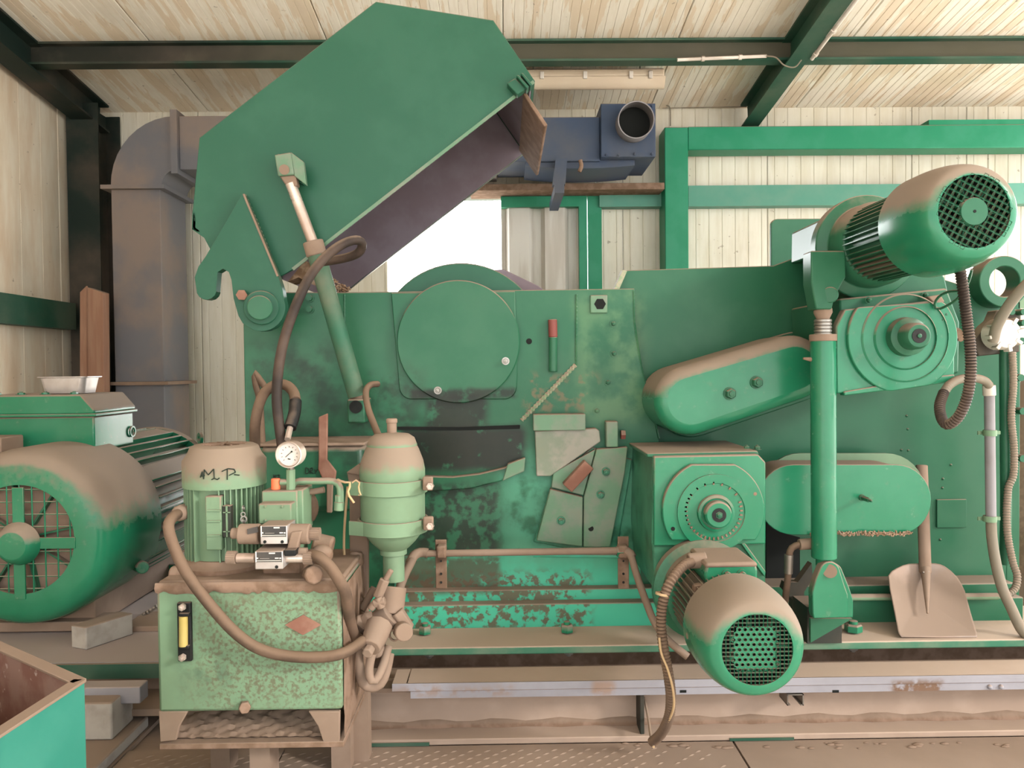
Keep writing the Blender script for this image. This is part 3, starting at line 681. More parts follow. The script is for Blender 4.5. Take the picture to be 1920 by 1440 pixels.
# edge rail along the lower edge, and weld along it
q = MB(); q.bar(P(549, 505, Y0 - .004), P(1001, 153, Y0 - .004), .004, .010); obj('edge_rail', q, 'anvil', hd)
q = MB(); q.bar(fw[4] + Vector((.0, Y1 - Y0 + .01, .004)), fw[3] + Vector((0, Y1 - Y0 + .01, .004)), .014, .008); obj('edge_rail', q, 'steel', hd)
lg = obj('latch_lug', MB().pxprism([(950, 156), (966, 146), (986, 166), (970, 178)], Y0 - .035, .034), 'hoodgreen', hd, bevel=.003)
obj('latch_lug', MB().pxprism([(968, 142), (972, 140), (992, 162), (988, 166)], Y0 - .05, .05), 'hoodgreen', hd, bevel=.002)
obj('latch_lug', MB().pxprism([(976, 138), (980, 136), (998, 158), (994, 161)], Y0 - .05, .05), 'hoodgreen', hd, bevel=.002)
q = MB(); q.pxprism([(514, 290), (545, 285), (551, 327), (521, 330)], Y0 - .075, .030); br = obj('cylinder_bracket', q, 'anvil', hd, bevel=.004)
obj('cheek', MB().pxprism([(545, 285), (569, 303), (574, 347), (552, 330)], Y0 - .07, .02), 'anvil', br, bevel=.002)
obj('web', MB().pxprism([(520, 288), (562, 298), (568, 345), (530, 330)], Y0 - .03, .03), 'hoodgreen', br, bevel=.002)
obj('pin', MB().cyl(P(533, 318, Y0 - .082), P(533, 318, Y0 - .03), L(9, Y0), n=20), 'brownsmooth', br)
# hinge arm
arm = [(455, 362), (522, 520), (530, 545)] + arc(490, 576, 45, -20, 110, 10) + [(455, 606), (447, 592), (438, 560), (434, 525), (429, 510), (418, 504), (408, 510), (406, 530), (405, 546)] + arc(387, 543, 19, 10, 160, 6) + [(365, 520), (372, 500), (386, 480)]
har = obj('hinge_arm', MB().pxprism(arm, Y0 - .045, .036), 'hoodgreen', hd, bevel=.003)
obj('edge_weld', weld([(458, 366), (490, 440), (518, 510)], Y0 - .008, .006), 'weld', har)
q = MB(); q.bar(P(457, 364, Y0 - .046), P(521, 518, Y0 - .046), .006, .004, (0, 1, 0)); obj('pale_edge', q, 'brownsmooth', har)  # thin pale strip along the slanted edge of the arm
obj('pin_boss', MB().cyl(P(490, 577, Y0 - .062), P(490, 577, Y0 - .02), L(31, Y0), n=40), 'hoodgreen', har, bevel=.003)
obj('hinge_pin', MB().cyl(P(487, 577, Y0 - .10), P(488, 577, Y0 + .10), L(22, Y0), n=40), 'green', har, bevel=.003)
obj('grease_plug', MB().cyl(P(453, 553, Y0 - .07), P(453, 553, Y0 - .04), L(10, Y0), n=6), 'rust', har)
# packed chips under the hood
q = MB(); q.pxprism([(540, 528), (572, 488), (582, 494), (578, 530), (560, 520)], 2.46, .10)
single('chip_clump', q, 'chips', 'small clump of wood chips packed in the hood hinge gap', 'wood chips', kind='stuff')
q = MB()
random.seed(3)
for i in range(60):
    x = random.uniform(618, 652); c = P(x, 546 - random.uniform(0, 1) * 26 * (1 - abs(x - 622) / 34), 2.49)
    v = Vector([random.uniform(-1, 1) for _ in range(3)]).normalized(); q.bar(c - v * .012, c + v * .012, .006, .003)
single('chip_pile', q, 'chips', 'loose wood chips lying on the chipper edge under the hood', 'wood chips', kind='stuff')

# ---------------------------------------------------------------- hood cylinder
hc = thing('hood_cylinder', 'slanted dusty hydraulic cylinder lifting the hood by a pale rod', 'cylinder', P(665, 745, 2.30))
ya, yb_ = Y0 - .055, 2.36
r0, r1, r2 = P(536, 325, ya), P(588, 458, ya + .02), P(669, 742, yb_)
obj('rod_eye', MB().pxprism([(524, 330), (554, 328), (558, 348), (546, 352), (534, 345)], ya - .012, .03), 'brownsmooth', hc, bevel=.004)
obj('rod', MB().cyl(P(545, 344, ya), r1, L(10, ya), n=20), 'chrome', hc)
d = (r2 - r1).normalized()
obj('gland', MB().cyl(r1 - d * .01, r1 + d * .035, L(19, ya), n=28), 'brownsmooth', hc, bevel=.004)
obj('barrel', MB().cyl(r1 + d * .03, r2, L(17, ya), n=28), 'dustgreen', hc)
q = MB(); q.rect(651, 684, 748, 794, 2.33, .12); cl = obj('clevis', q, 'green', hc, bevel=.006)
obj('clevis_pin', MB().cyl(P(667, 763, 2.32), P(667, 763, 2.35), L(12, 2.33), n=24), 'dark', cl)
obj('rod_end', MB().cyl(r2 - d * .01, P(668, 762, 2.39), L(12, 2.36), n=20), 'brownsmooth', hc)

# ---------------------------------------------------------------- right strut with screw thread
ys_ = 2.10
sc_ = thing('support_strut', 'upright green tie strut with shiny threaded top and pinned foot', 'strut', P(1545, 1165, ys_))
q = MB(); q.pxprism([(1521, 470), (1586, 470), (1586, 520), (1566, 556), (1560, 580), (1530, 580), (1526, 556), (1521, 530)], ys_ - .03, .06); obj('top_block', q, 'green', sc_, bevel=.004)
obj('top_pin', MB().cyl(P(1556, 553, ys_ - .034), P(1556, 553, ys_ + .03), L(15, ys_), n=28), 'green', sc_, bevel=.003)
obj('knuckle', MB().lathe([(L(16, ys_), 0), (L(17, ys_), .012), (L(12, ys_), .028), (L(9, ys_), .045)], P(1543, 578, ys_), (0, 0, -1), 24), 'brownsmooth', sc_)
pr = []
for i in range(5): pr += [(L(14, ys_), i * .0095), (L(16, ys_), i * .0095 + .002), (L(16, ys_), i * .0095 + .007), (L(14, ys_), i * .0095 + .009)]
obj('threaded_rod', MB().lathe(pr, P(1543, 630, ys_), (0, 0, 1), 24), 'steel', sc_)
obj('collar', MB().cyl(P(1543, 640, ys_), P(1543, 627, ys_), L(24.5, ys_), n=32), 'brownsmooth', sc_, bevel=.002)
obj('barrel', MB().cyl(P(1545, 1046, ys_), P(1543, 636, ys_), L(23, ys_), n=40), 'motorgreen', sc_, bevel=.003)
obj('barrel', MB().cyl(P(1545, 1060, ys_), P(1545, 1046, ys_), L(15, ys_), n=24), 'motorgreen', sc_)
obj('grease_nipple', MB().cyl(P(1522, 674, ys_), P(1506, 672, ys_), .007, .003, n=8), 'brown', sc_)
ft = obj('foot', MB().pxprism([(1524, 1150), (1523, 1110), (1530, 1085)] + arc(1556, 1072, 19, 200, 340, 8) + [(1583, 1095), (1590, 1115), (1590, 1158), (1526, 1160)], ys_ - .035, .03), 'motorgreen', sc_, bevel=.003)
obj('foot_pin', MB().cyl(P(1556, 1071, ys_ - .04), P(1556, 1071, ys_ + .03), L(12.5, ys_), n=28), 'brownsmooth', ft)
obj('foot', MB().pxprism([(1530, 1150), (1540, 1085)] + arc(1562, 1074, 18, 220, 340, 8) + [(1592, 1100), (1600, 1125), (1600, 1158), (1530, 1160)], ys_ + .03, .03), 'motorgreen', sc_, bevel=.003)
obj('foot_base', MB().box(P(1524, 1180, ys_ + .05).x, P(1590, 1180, ys_ + .05).x, ys_ + .09, ys_ + .20, zflt, P(1560, 1157, ys_).z), 'darkbeam', sc_)  # dark colour stands in for the shaded gap below the foot
obj('gusset', MB().prism([P(1520, 1160, ys_ + .02), P(1598, 1160, ys_ + .02), P(1520, 1205, ys_ + .02)], (0, .012, 0)), 'green', sc_)
obj('brace', MB().prism([P(1472, 1092, 2.30), P(1496, 1092, 2.30), P(1522, 1056, 2.30), P(1524, 1085, 2.30), P(1508, 1110, 2.30), P(1506, 1195, 2.30), P(1486, 1195, 2.30), P(1486, 1125, 2.30), P(1468, 1105, 2.30)], (0, .03, 0)), 'darkbeam', sc_)
q = MB(); q.tube([P(1530, 1020, 2.13), P(1505, 1020, 2.13), P(1484, 1028, 2.13), P(1479, 1050, 2.13), P(1478, 1075, 2.13), P(1474, 1110, 2.15), P(1468, 1160, 2.18)], .0095, 10)
hs = single('hydraulic_hose', q, 'hose', 'short dusty hose bending down from the foot of the green strut', 'hose')
q = MB(); q.cyl(P(1530, 1019, 2.13), P(1498, 1021, 2.13), .016, n=16); obj('fitting', q, 'brownsmooth', hs, bevel=.002)
q = MB(); q.cyl(P(1479, 1040, 2.13), P(1478, 1075, 2.13), .0125, n=12); obj('ferrule', q, 'steel', hs)

# ---------------------------------------------------------------- belt guards on the body
yg_ = 2.22
poly = hull_capsule((1296, 752), 66, (1492, 690), 62)
gu = thing('chain_guard', 'slanted rounded chain guard with dusty top edge and two bolts', 'guard', P(1390, 730, 2.3))
obj('cover', MB().pxprism(poly, yg_, YB + .048 - yg_), 'motorgreen', gu, bevel=.035, seg=4)
obj('rim', MB().pxprism(hull_capsule((1296, 750), 70, (1492, 688), 66), YB + .025, .024), 'green', gu, bevel=.004)
for px, py in ((1368, 738), (1418, 717)): bolt(gu, P(px, py, yg_), .0155, .020, 'green', washer=1.25)
poly = arc(1680, 937, 66, -90, 90, 16) + arc(1488, 937, 66, 90, 270, 16)
gl = thing('belt_guard', 'long flat belt guard with rounded end in front of the shovel handle', 'guard', P(1600, 940, 2.3))
obj('front_plate', MB().pxprism(poly, 2.215, .008), 'motorgreen', gl, bevel=.002)
obj('rim', MB().pxprism([(x, y) for x, y in arc(1676, 937, 63, -90, 90, 16) + arc(1490, 937, 63, 90, 270, 16)], 2.225, .15), 'brownsmooth', gl, bevel=.004)
obj('back_plate', MB().pxprism(arc(1662, 922, 72, -90, 90, 16) + arc(1500, 922, 72, 90, 270, 16), 2.40, .008), 'palegreen', gl)
bolt(gl, P(1616, 933, 2.215), .0075, .045, 'green', washer=1.3)
q = MB(); random.seed(5)
for i in range(150):
    c = P(random.uniform(1520, 1708), 1003 - random.uniform(0, 5), 2.205); v = Vector([random.uniform(-1, 1) for _ in range(3)]).normalized(); q.bar(c - v * .006, c + v * .006, .004, .003)
obj('chip_crust', q, 'chips', gl, kind='stuff')

# ---------------------------------------------------------------- electric gear motors
def fins(parent, cx, cz, r0, r1, y0, y1, n, th, m, single_parts=False, a0=0, a1=360, name='cooling_fin'):
    q = MB()
    for i in range(n):
        g = math.radians(a0 + (a1 - a0) * (i + .5) / n); u = Vector((math.cos(g), 0, math.sin(g)))
        c = Vector((cx, (y0 + y1) / 2, cz)) + u * (r0 + r1) / 2
        b = q if not single_parts else MB()
        b.obox(c, u * (r1 - r0) / 2, (0, (y1 - y0) / 2, 0), Vector((0, 1, 0)).cross(u) * th / 2)
        if single_parts: obj(name, b, m, parent)
    if not single_parts: obj('cooling_fins', q, m, parent)

def gearmotor(name, label, cx, cz, yf, ycowl, rf, rb, rg, yb, rbody, rot, boss):
    t = thing(name, label, 'motor', (cx, yf, cz - rb))
    o = Vector((cx, yf, cz)); ax = (0, 1, 0)
    pr = [(rg, .006), (rg, 0), (rf * .93, 0), (rf, .004)]
    n = 10
    for i in range(1, n + 1):
        g = i / n * math.pi / 2; pr.append((rf + (rb - rf) * math.sin(g), .004 + (1 - math.cos(g)) * (ycowl - yf) * .72))
    pr += [(rb, ycowl - yf), (rb - .004, ycowl - yf), (rb - .004, (ycowl - yf) * .75), (rg + .003, .010)]
    cw = obj('fan_cowl', MB().lathe(pr, o, ax, 64, True), 'motorgreen', t)
    obj('fan_recess', MB().lathe([(rb - .012, .05), (0, .05)], o, ax, 32), 'dark', cw)
    q = MB()
    for k in range(7):
        g = 2 * math.pi * k / 7; u = Vector((math.cos(g), 0, math.sin(g))); q.obox(o + u * rg * .55 + Vector((0, .035, 0)), u * rg * .4, (0, .012, 0), u.cross(Vector((0, 1, 0))) * .002)
    obj('fan', q, 'green', cw)
    body = MB().lathe([(rbody * .86, ycowl - yf - .03), (rbody * .86, yb - yf)], o, ax, 48); obj('motor_body', body, 'green', t)
    fins(t, cx, cz, rbody * .84, rbody, ycowl - .03, yb - .02, 44, .0028, 'green')
    return t, cw, o

# upper motor
cx, cz, yf = 1.052, HC + .338, 1.66
t, cw, o = gearmotor('gear_motor', 'upper green electric gear motor with round mesh fan cowl pointing forward', cx, cz, yf, 1.84, .094, .1255, .0815, 2.10, .108, -.4, True)
U, V_ = Vector((1, 0, 0)), Vector((0, 0, 1))
rg = .0815
g_ = obj('fan_grille', cells(o + Vector((0, .003, 0)), U, V_, .0136, .0047, .004, lambda x, y: .030 < math.hypot(x, y) < rg + .004, rot=math.radians(-28)), 'green', cw)
bs = obj('grille_hub', MB().lathe([(0, -.001), (.030, -.001), (.033, .005)], o, (0, 1, 0), 32), 'green', cw)
obj('centre_hole', MB().lathe([(0, -.0018), (.0035, -.0018)], o, (0, 1, 0), 16), 'dark', bs)
# bell housing and gear case behind it
obj('bell_housing', MB().lathe([(.105, 2.07 - yf), (.118, 2.09 - yf), (.118, 2.14 - yf), (.150, 2.15 - yf), (.150, 2.19 - yf)], o, (0, 1, 0), 56), 'green', t, bevel=.003)
yk = 2.19
case = [(1553, 405), (1600, 390), (1660, 392), (1700, 430), (1772, 520), (1790, 600), (1680, 592), (1620, 590), (1590, 545), (1583, 470), (1552, 470)]
obj('gear_case', MB().pxprism(case, yk, .28), 'green', t, bevel=.005)
obj('case_flange', MB().pxprism([(1551, 404), (1566, 398), (1568, 470), (1551, 470)], yk - .03, .04), 'brownsmooth', t, bevel=.004)
obj('case_flange', MB().pxprism([(1564, 400), (1572, 398), (1573, 470), (1566, 470)], yk - .04, .05), 'weld', t)
yp_ = 2.09
pl = [(1584, 580), (1764, 562), (1790, 602), (1790, 706), (1583, 737), (1569, 738), (1568, 612)]
obj('gearbox', MB().pxprism([(1574, 560), (1776, 540), (1800, 604), (1798, 700), (1582, 732)], yp_ + .03, .36), 'green', t, bevel=.006)
fp = obj('front_plate', MB().pxprism(pl, yp_, .032), 'motorgreen', t, bevel=.004)
dk = obj('bearing_ring', MB().pxprism([(x, min(max(y, 570 - (x - 1693) * .07), 730 - (x - 1693) * .15)) for x, y in arc(1693, 634, 103, 0, 360, 64)[:-1]], yp_ - .012, .014), 'motorgreen', t, bevel=.003)
for r_, h_ in ((83, .004), (60, .006)): obj('ring', MB().lathe([(L(r_, yp_) - .004, -.010), (L(r_, yp_) - .004, -.012 - h_), (L(r_, yp_), -.013), (L(r_, yp_), -.010)], P(1693, 634, yp_), (0, 1, 0), 64, True), 'motorgreen', dk)
b_ = obj('shaft_boss', MB().lathe([(L(37, yp_), -.01), (L(35, yp_), -.035), (L(25, yp_), -.040), (L(24, yp_), -.075), (L(20, yp_), -.082), (L(13, yp_), -.082), (L(13, yp_), -.06), (0, -.06)], P(1693, 632, yp_), (0, 1, 0), 48), 'green', t)
obj('seal', MB().lathe([(L(13, yp_), -.0835), (L(9.5, yp_), -.0835)], P(1693, 632, yp_), (0, 1, 0), 32), 'black', b_)
bolt(b_, P(1693, 632, yp_) + Vector((0, -.060, 0)), .012, .020, 'green', washer=0)
for px, py in ((1764, 600), (1734, 554), (1628, 563), (1770, 590)): bolt(t, P(px, py, yp_ + (.0 if py > 570 else .02)), .007, .010, 'green')
obj('bolt_lug', MB().pxprism([(1740, 556), (1764, 552), (1772, 566), (1752, 570)], yp_ - .004, .02), 'brownsmooth', t, bevel=.003)
obj('base_rib', MB().pxprism([(1742, 707), (1790, 702), (1791, 716), (1583, 742), (1583, 734)], yp_ - .008, .03), 'motorgreen', t, bevel=.003)
obj('cable_gland', MB().cyl(P(1788, 628, yp_ + .05), P(1803, 634, yp_ + .02), .011, n=8).cyl(P(1790, 622, yp_ + .04), P(1797, 626, yp_ + .0), .014, n=6), 'brown', t)

# lower motor
cx, cz, yf = .550, HC - .6245, 1.62
t, cw, o = gearmotor('gear_motor', 'lower green electric gear motor with perforated disc in its fan mesh above the plank', cx, cz, yf, 1.78, .094, .1255, .0790, 2.02, .108, 0, True)
rg = .079
sq = lambda x, y: math.hypot(x, y) < rg + .004 and not (abs(x + .004) < .045 and -.046 < y < .050)
obj('fan_grille', cells(o + Vector((0, .003, 0)), U, V_, .0092, .0036, .003, sq), 'motorgreen', cw)
obj('perforated_disc', cells(o + Vector((0, .0045, 0)), U, V_, .0128, .0036, .003, lambda x, y: math.hypot(x, y) < .066 and abs(x + .002) < .052 and -.052 < y < .052, hexa=True), 'motorgreen', cw)
q = MB(); yt = 1.84
q.pxprism([(1326, 1056), (1418, 1056), (1421, 1070), (1421, 1096), (1326, 1100), (1321, 1078)], yt, .13); tb = obj('terminal_box', q, 'motorgreen', t, bevel=.006)
a = [P(1310, 1022, 2.0), P(1398, 1020, 2.0), P(1421, 1036, 1.95), P(1421, 1056, yt), P(1340, 1058, yt), P(1323, 1056, yt)]
obj('lid', MB().prism([P(1324, 1056, yt - .004), P(1420, 1054, yt - .004), P(1422, 1064, yt - .004), P(1322, 1066, yt - .004)], (0, .16, 0)), 'brownsmooth', tb, bevel=.008)
for px in (1363, 1391): bolt(tb, P(px, 1076, yt), .008, .014, 'motorgreen')
obj('cable_gland', MB().cyl(P(1323, 1050, 1.90), P(1290, 1052, 1.90), .022, .019, n=18), 'brownsmooth', tb, bevel=.003)
obj('lifting_lug', MB().pxprism([(1300, 1115), (1302, 1098), (1318, 1095), (1326, 1100), (1322, 1118)], 1.84, .02), 'brown', t, bevel=.003)
obj('lifting_lug', MB().pxprism([(1412, 1100), (1425, 1096), (1438, 1102), (1440, 1118), (1414, 1118)], 1.84, .02), 'brown', t, bevel=.003)
obj('cowl_screw', MB().cyl(P(1293, 1192, 1.74), P(1288, 1192, 1.74), .008, n=8), 'brownsmooth', t)
# gearbox behind it
yx = 2.09
obj('gearbox', MB().pxprism([(1226, 856), (1420, 852), (1435, 866), (1436, 1108), (1230, 1112), (1222, 1020)], yx + .012, .36), 'green', t, bevel=.006)
obj('front_plate', MB().pxprism([(1226, 856), (1422, 852), (1436, 867), (1436, 1020), (1226, 1024)], yx, .03), 'motorgreen', t, bevel=.004)
pts = [(x, min(max(y, 871), 1013)) for x, y in arc(1338, 958, 96, 0, 360, 72)[:-1]]
dk = obj('bearing_disc', MB().pxprism(pts, yx - .018, .02), 'motorgreen', t, bevel=.003)
obj('ring', MB().lathe([(L(73, yx) - .002, -.018), (L(73, yx) - .002, -.023), (L(55, yx), -.023), (L(54, yx), -.020), (L(30, yx), -.020)], P(1338, 958, yx), (0, 1, 0), 72), 'motorgreen', dk)
q = MB()
for k in range(40):
    g = 2 * math.pi * k / 40
    if 25 < math.degrees(g) < 150 and k % 2: continue
    q.obox(P(1338, 958, yx - .021) + Vector((math.cos(g), 0, math.sin(g))) * L(52, yx), Vector((math.cos(g), 0, math.sin(g))) * .004, (0, .002, 0), Vector((-math.sin(g), 0, math.cos(g))) * .0022)
obj('adjuster_notches', q, 'brown', dk)
b_ = obj('shaft_boss', MB().lathe([(L(35, yx), -.018), (L(34, yx), -.030), (L(29, yx), -.032), (L(28, yx), -.028), (L(25, yx), -.028), (L(25, yx), -.050), (L(22, yx), -.054), (L(13, yx), -.054), (L(13, yx), -.036), (0, -.036)], P(1338, 959, yx), (0, 1, 0), 48), 'motorgreen', t)
obj('seal', MB().lathe([(L(13, yx), -.0555), (L(9.5, yx), -.0555)], P(1338, 959, yx), (0, 1, 0), 32), 'black', b_)
bolt(b_, P(1338, 959, yx) + Vector((0, -.036, 0)), .012, .020, 'green', washer=0)
obj('hole', MB().lathe([(.006, -.0185), (0, -.0185)], P(1259, 989, yx), (0, 1, 0), 14), 'dark', dk)
obj('hole', MB().lathe([(.005, -.0185), (0, -.0185)], P(1412, 924, yx), (0, 1, 0), 14), 'brown', dk)
obj('rib', MB().prism([P(1232, 1072, yx + .0), P(1274, 1017, yx + .0), P(1280, 1020, yx + .0), P(1236, 1082, yx)], (0, .016, 0)), 'motorgreen', t, bevel=.002)
obj('rib', MB().prism([P(1436, 1072, yx), P(1396, 1017, yx), P(1390, 1020, yx), P(1434, 1082, yx)], (0, .016, 0)), 'motorgreen', t, bevel=.002)
obj('bell_housing', MB().lathe([(.118, 1.98 - yf), (.118, 2.05 - yf), (.140, 2.06 - yf), (.140, 2.09 - yf)], o, (0, 1, 0), 48), 'green', t)
obj('lid_plate', MB().pxprism([(1212, 850), (1420, 845), (1424, 853), (1214, 858)], yx + .02, .30), 'green', t, bevel=.003)
for px in (1400, 1420): bolt(t, P(px, 843, yx + .08), .008, .010, 'green', (0, 0, 1))

# ---------------------------------------------------------------- big main motor on the left
cx, cz, yf = -1.56, .516, 2.40
bm_ = thing('main_motor', 'huge green electric motor with spoked fan guard and finned dusty body', 'motor', (cx, 2.9, .2))
o = Vector((cx, yf, cz)); R = .291; rg = .176
oz = Vector((cx + .008, yf, cz - .018))
pr = [(rg, .010), (rg, 0), (.235, 0), (.262, .008), (.280, .030), (R, .075), (R, .36), (R - .006, .36), (R - .006, .08), (rg + .01, .015)]
cw = obj('fan_cowl', MB().lathe(pr, o, (0, 1, 0), 96, True), 'motorgreen', bm_)
obj('cowl_back', MB().lathe([(.285, .33), (0, .33)], o, (0, 1, 0), 48), 'green', cw)
obj('cowl_disc', MB().lathe([(.250, .048), (0, .048)], o, (0, 1, 0), 48), 'brownsmooth', cw)
q = MB()
n = 4
for i in range(-n, n + 1):
    x = i * .0400; h = math.sqrt(max(rg * rg - x * x, 0)) if abs(x) < rg else 0
    if h > .01:
        q.cyl(o + Vector((x, .006, -h)), o + Vector((x, .006, h)), .0023, n=6); q.cyl(o + Vector((-h, .008, x)), o + Vector((h, .008, x)), .0023, n=6)
obj('wire_mesh', q, 'motorgreen', cw)
sp = MB(); hc_ = o + Vector((0, -.002, -.012))
for a, b in (((0, 0, 1), (1, 0, 0)), ((1, 0, 0), (0, 0, 1))):
    obj('spoke', MB().obox(hc_ + Vector((0, .002, 0)), Vector(a) * (rg + .004), (0, .003, 0), Vector(b) * .018), 'motorgreen', cw, bevel=.001)
obj('hub_cap', MB().lathe([(.070, 0), (.066, -.010), (.058, -.024), (.045, -.036), (.042, -.0365), (0, -.0365)], hc_, (0, 1, 0), 48), 'motorgreen', cw)
fnq = MB()
for k in range(8):
    g = 2 * math.pi * k / 8 + .2; u = Vector((math.cos(g), 0, math.sin(g))); fnq.obox(o + u * .12 + Vector((0, .036, 0)), u * .07, (0, .010, 0), u.cross(Vector((0, 1, 0))) * .003)
obj('fan', fnq, 'green', cw)
y0, y1 = 2.77, 3.30
obj('motor_body', MB().lathe([(.256, .33), (.256, y1 - yf)], o, (0, 1, 0), 64), 'motorgreen', bm_)
obj('end_shield', MB().lathe([(.20, y1 - yf), (.285, y1 - yf), (.290, y1 - yf + .03), (.25, y1 - yf + .06), (.08, y1 - yf + .07)], o, (0, 1, 0), 64), 'motorgreen', bm_)
for a in range(-66, 118, 8):
    if a in (-26, 30, 38, 78): continue
    g = math.radians(a); u = Vector((math.cos(g), 0, math.sin(g)))
    obj('cooling_fin', MB().obox(o + u * .266 + Vector((0, (y0 + y1) / 2 - yf, 0)), u * .022, (0, (y1 - y0) / 2, 0), Vector((0, 1, 0)).cross(u) * .0045), 'motorgreen', bm_, bevel=.002, seg=1)
for a in (-26, 34, 78):                   # flat pads between the fins
    g = math.radians(a); u = Vector((math.cos(g), 0, math.sin(g)))
    obj('flat_pad', MB().obox(o + u * .250 + Vector((0, (y0 + y1) / 2 - yf, 0)), u * .034, (0, (y1 - y0) / 2, 0), Vector((0, 1, 0)).cross(u) * .034), 'motorgreen', bm_, bevel=.004)
obj('lifting_eye', MB().ring(o + Vector((.20, y1 - yf + .03, .235)), (.6, .5, 0), .012, .026, .012, 20), 'motorgreen', bm_)
obj('cowl_bolt', MB().cyl(P(252, 1058, 2.72), P(268, 1064, 2.64), .022, n=20), 'motorgreen', bm_, bevel=.003)
obj('foot', MB().box(cx - .26, cx + .20, 2.50, 2.60, .182, .215), 'brownsmooth', bm_, bevel=.004)
obj('foot', MB().box(cx - .24, cx + .26, 3.1, 3.25, .182, .25), 'motorgreen', bm_, bevel=.004)
obj('base_shell', MB().box(cx - .22, cx + .16, 2.54, 3.2, .183, .30), 'brownsmooth', bm_, bevel=.004)
# terminal box
xa_, xb_ = P(-60, 780, 2.66).x, P(176, 780, 2.66).x
zt, zm, zb_ = P(100, 740, 2.66).z, P(100, 775, 2.66).z, P(100, 848, 2.66).z
yA, yB2 = 2.66, 2.94
tb = obj('terminal_box', MB().box(xa_, xb_, yA, yB2, zb_, zm - .012), 'motorgreen', bm_, bevel=.006)
lid = [(xa_ + .04, zt), (xb_ - .04, zt), (xb_ + .006, zm + .012), (xb_ + .006, zm - .004), (xa_ - .006, zm - .004), (xa_ - .006, zm + .012)]
obj('lid', MB().prism([(u, yA - .008, v) for u, v in lid], (0, yB2 - yA + .016, 0)), 'motorgreen', tb, bevel=.006)
obj('lid_rim', MB().box(xa_ - .010, xb_ + .012, yA - .012, yB2 + .012, zm - .012, zm - .002), 'motorgreen', tb, bevel=.002)
obj('box_neck', MB().box(xa_ + .03, xb_ - .01, yA + .01, yB2 - .08, zb_ - .06, zb_ + .01), 'motorgreen', tb, bevel=.004)
obj('carry_ring', MB().ring((xb_ + .003, yB2 - .02, zb_ + .05), (1, 0, 0), .016, .022, .006, 20), 'motorgreen', tb)
for u in (.1, .35, .6, .9): bolt(tb, (xa_ + .05 + (xb_ - xa_ - .1) * u, yA + .03, zt), .012, .008, 'motorgreen', (0, 0, 1))
obj('cable_box', MB().box(P(-60, 835, 2.6).x, P(38, 835, 2.6).x, 2.50, 2.62, P(0, 850, 2.6).z, P(0, 816, 2.6).z), 'brownsmooth', bm_, bevel=.005)

pn_ = thing('tin_pan', 'small dented tin pan lying on top of the main motor terminal box', 'pan', (P(133, 722, 2.78).x, 2.78, zt))
w2, h2 = .072, .056; c = Vector((P(132, 722, 2.78).x, 2.78, zt + .002)); q = MB()
def rr(w, d, z, n=8, r=.02):
    o_ = []
    for sx_, sy_, a in ((1, 1, 0), (-1, 1, 90), (-1, -1, 180), (1, -1, 270)):
        for i in range(n + 1):
            g = math.radians(a + 90 * i / n); o_.append(c + Vector((sx_ * (w - r) + r * math.cos(g), sy_ * (d - r) + r * math.sin(g), z)))
    return o_
rings = [rr(w2, .05, 0), rr(w2 + .010, .058, h2), rr(w2 + .018, .066, h2 + .002), rr(w2 + .018, .066, h2 + .005), rr(w2 + .008, .056, h2 + .003), rr(w2 - .002, .048, .004)]
m_ = len(rings[0]); vs = [v for r_ in rings for v in r_]
q.add(vs, [(j * m_ + i, j * m_ + (i + 1) % m_, (j + 1) * m_ + (i + 1) % m_, (j + 1) * m_ + i) for j in range(5) for i in range(m_)] + [tuple(range(m_)), tuple(range(5 * m_, 6 * m_))])
obj('bowl', q, 'tin', pn_)

# motor table
tz = .178
tbx = thing('motor_table', 'steel plate table under the main motor dusted pale grey', 'table', (-1.4, 2.8, 0))
obj('top_plate', MB().box(XL + .1, P(640, 1232, 2.24).x, 2.24, 3.6, tz - .022, tz), 'plank', tbx)
obj('front_angle', MB().box(XL + .1, P(640, 1232, 2.24).x, 2.226, 2.238, tz - .045, tz - .001), 'beamgreen', tbx)
obj('beam_web', MB().box(XL + .1, P(640, 1232, 2.30).x, 2.30, 2.32, .07, tz - .02), 'brownsmooth', tbx)
obj('beam_flange', MB().box(XL + .1, P(640, 1232, 2.2).x, 2.16, 2.44, .05, .07), 'brownsmooth', tbx)
for u in (-2.3, -.95): obj('leg', MB().box(u, u + .12, 2.20, 2.40, -.016, .05), 'concrete', tbx)
obj('grey_rail', MB().rect(120, 262, 1288, 1322, 2.10, .05), 'plank', tbx, bevel=.003)
obj('weld_seam', weld([(240, 1172), (295, 1136)], 2.62, .007), 'steel', tbx)
obj('foot_shim', MB().box(cx + .27, cx + .40, 2.50, 2.66, tz, tz + .018), 'brownsmooth', tbx, bevel=.002)
a = P(188, 1165, 2.36)
single('packing_block', MB().obox((a.x - .025, 2.42, tz + .036), Vector((.030, -.012, 0)), Vector((.05, .085, 0)) * .8, (0, 0, .036)), 'concrete', 'small grey concrete block lying on the steel table by the motor foot', 'block', bevel=.004)
single('support_block', MB().obox(P(186, 1350, 2.06) + Vector((-.02, .05, .0)), (.06, 0, 0), (0, .06, 0), (0, 0, .052)), 'concrete', 'pale concrete block propped under the grey rail behind the bin', 'block', bevel=.005)
zt_ = P(186, 1350, 2.06).z - .052
single('timber_sleeper', MB().box(P(130, 1400, 2.0).x, P(213, 1400, 2.0).x, 1.90, 2.2, 0, zt_ - .001), 'concrete', 'rough grey sleeper on the floor beneath the pale concrete block', 'block', bevel=.006)

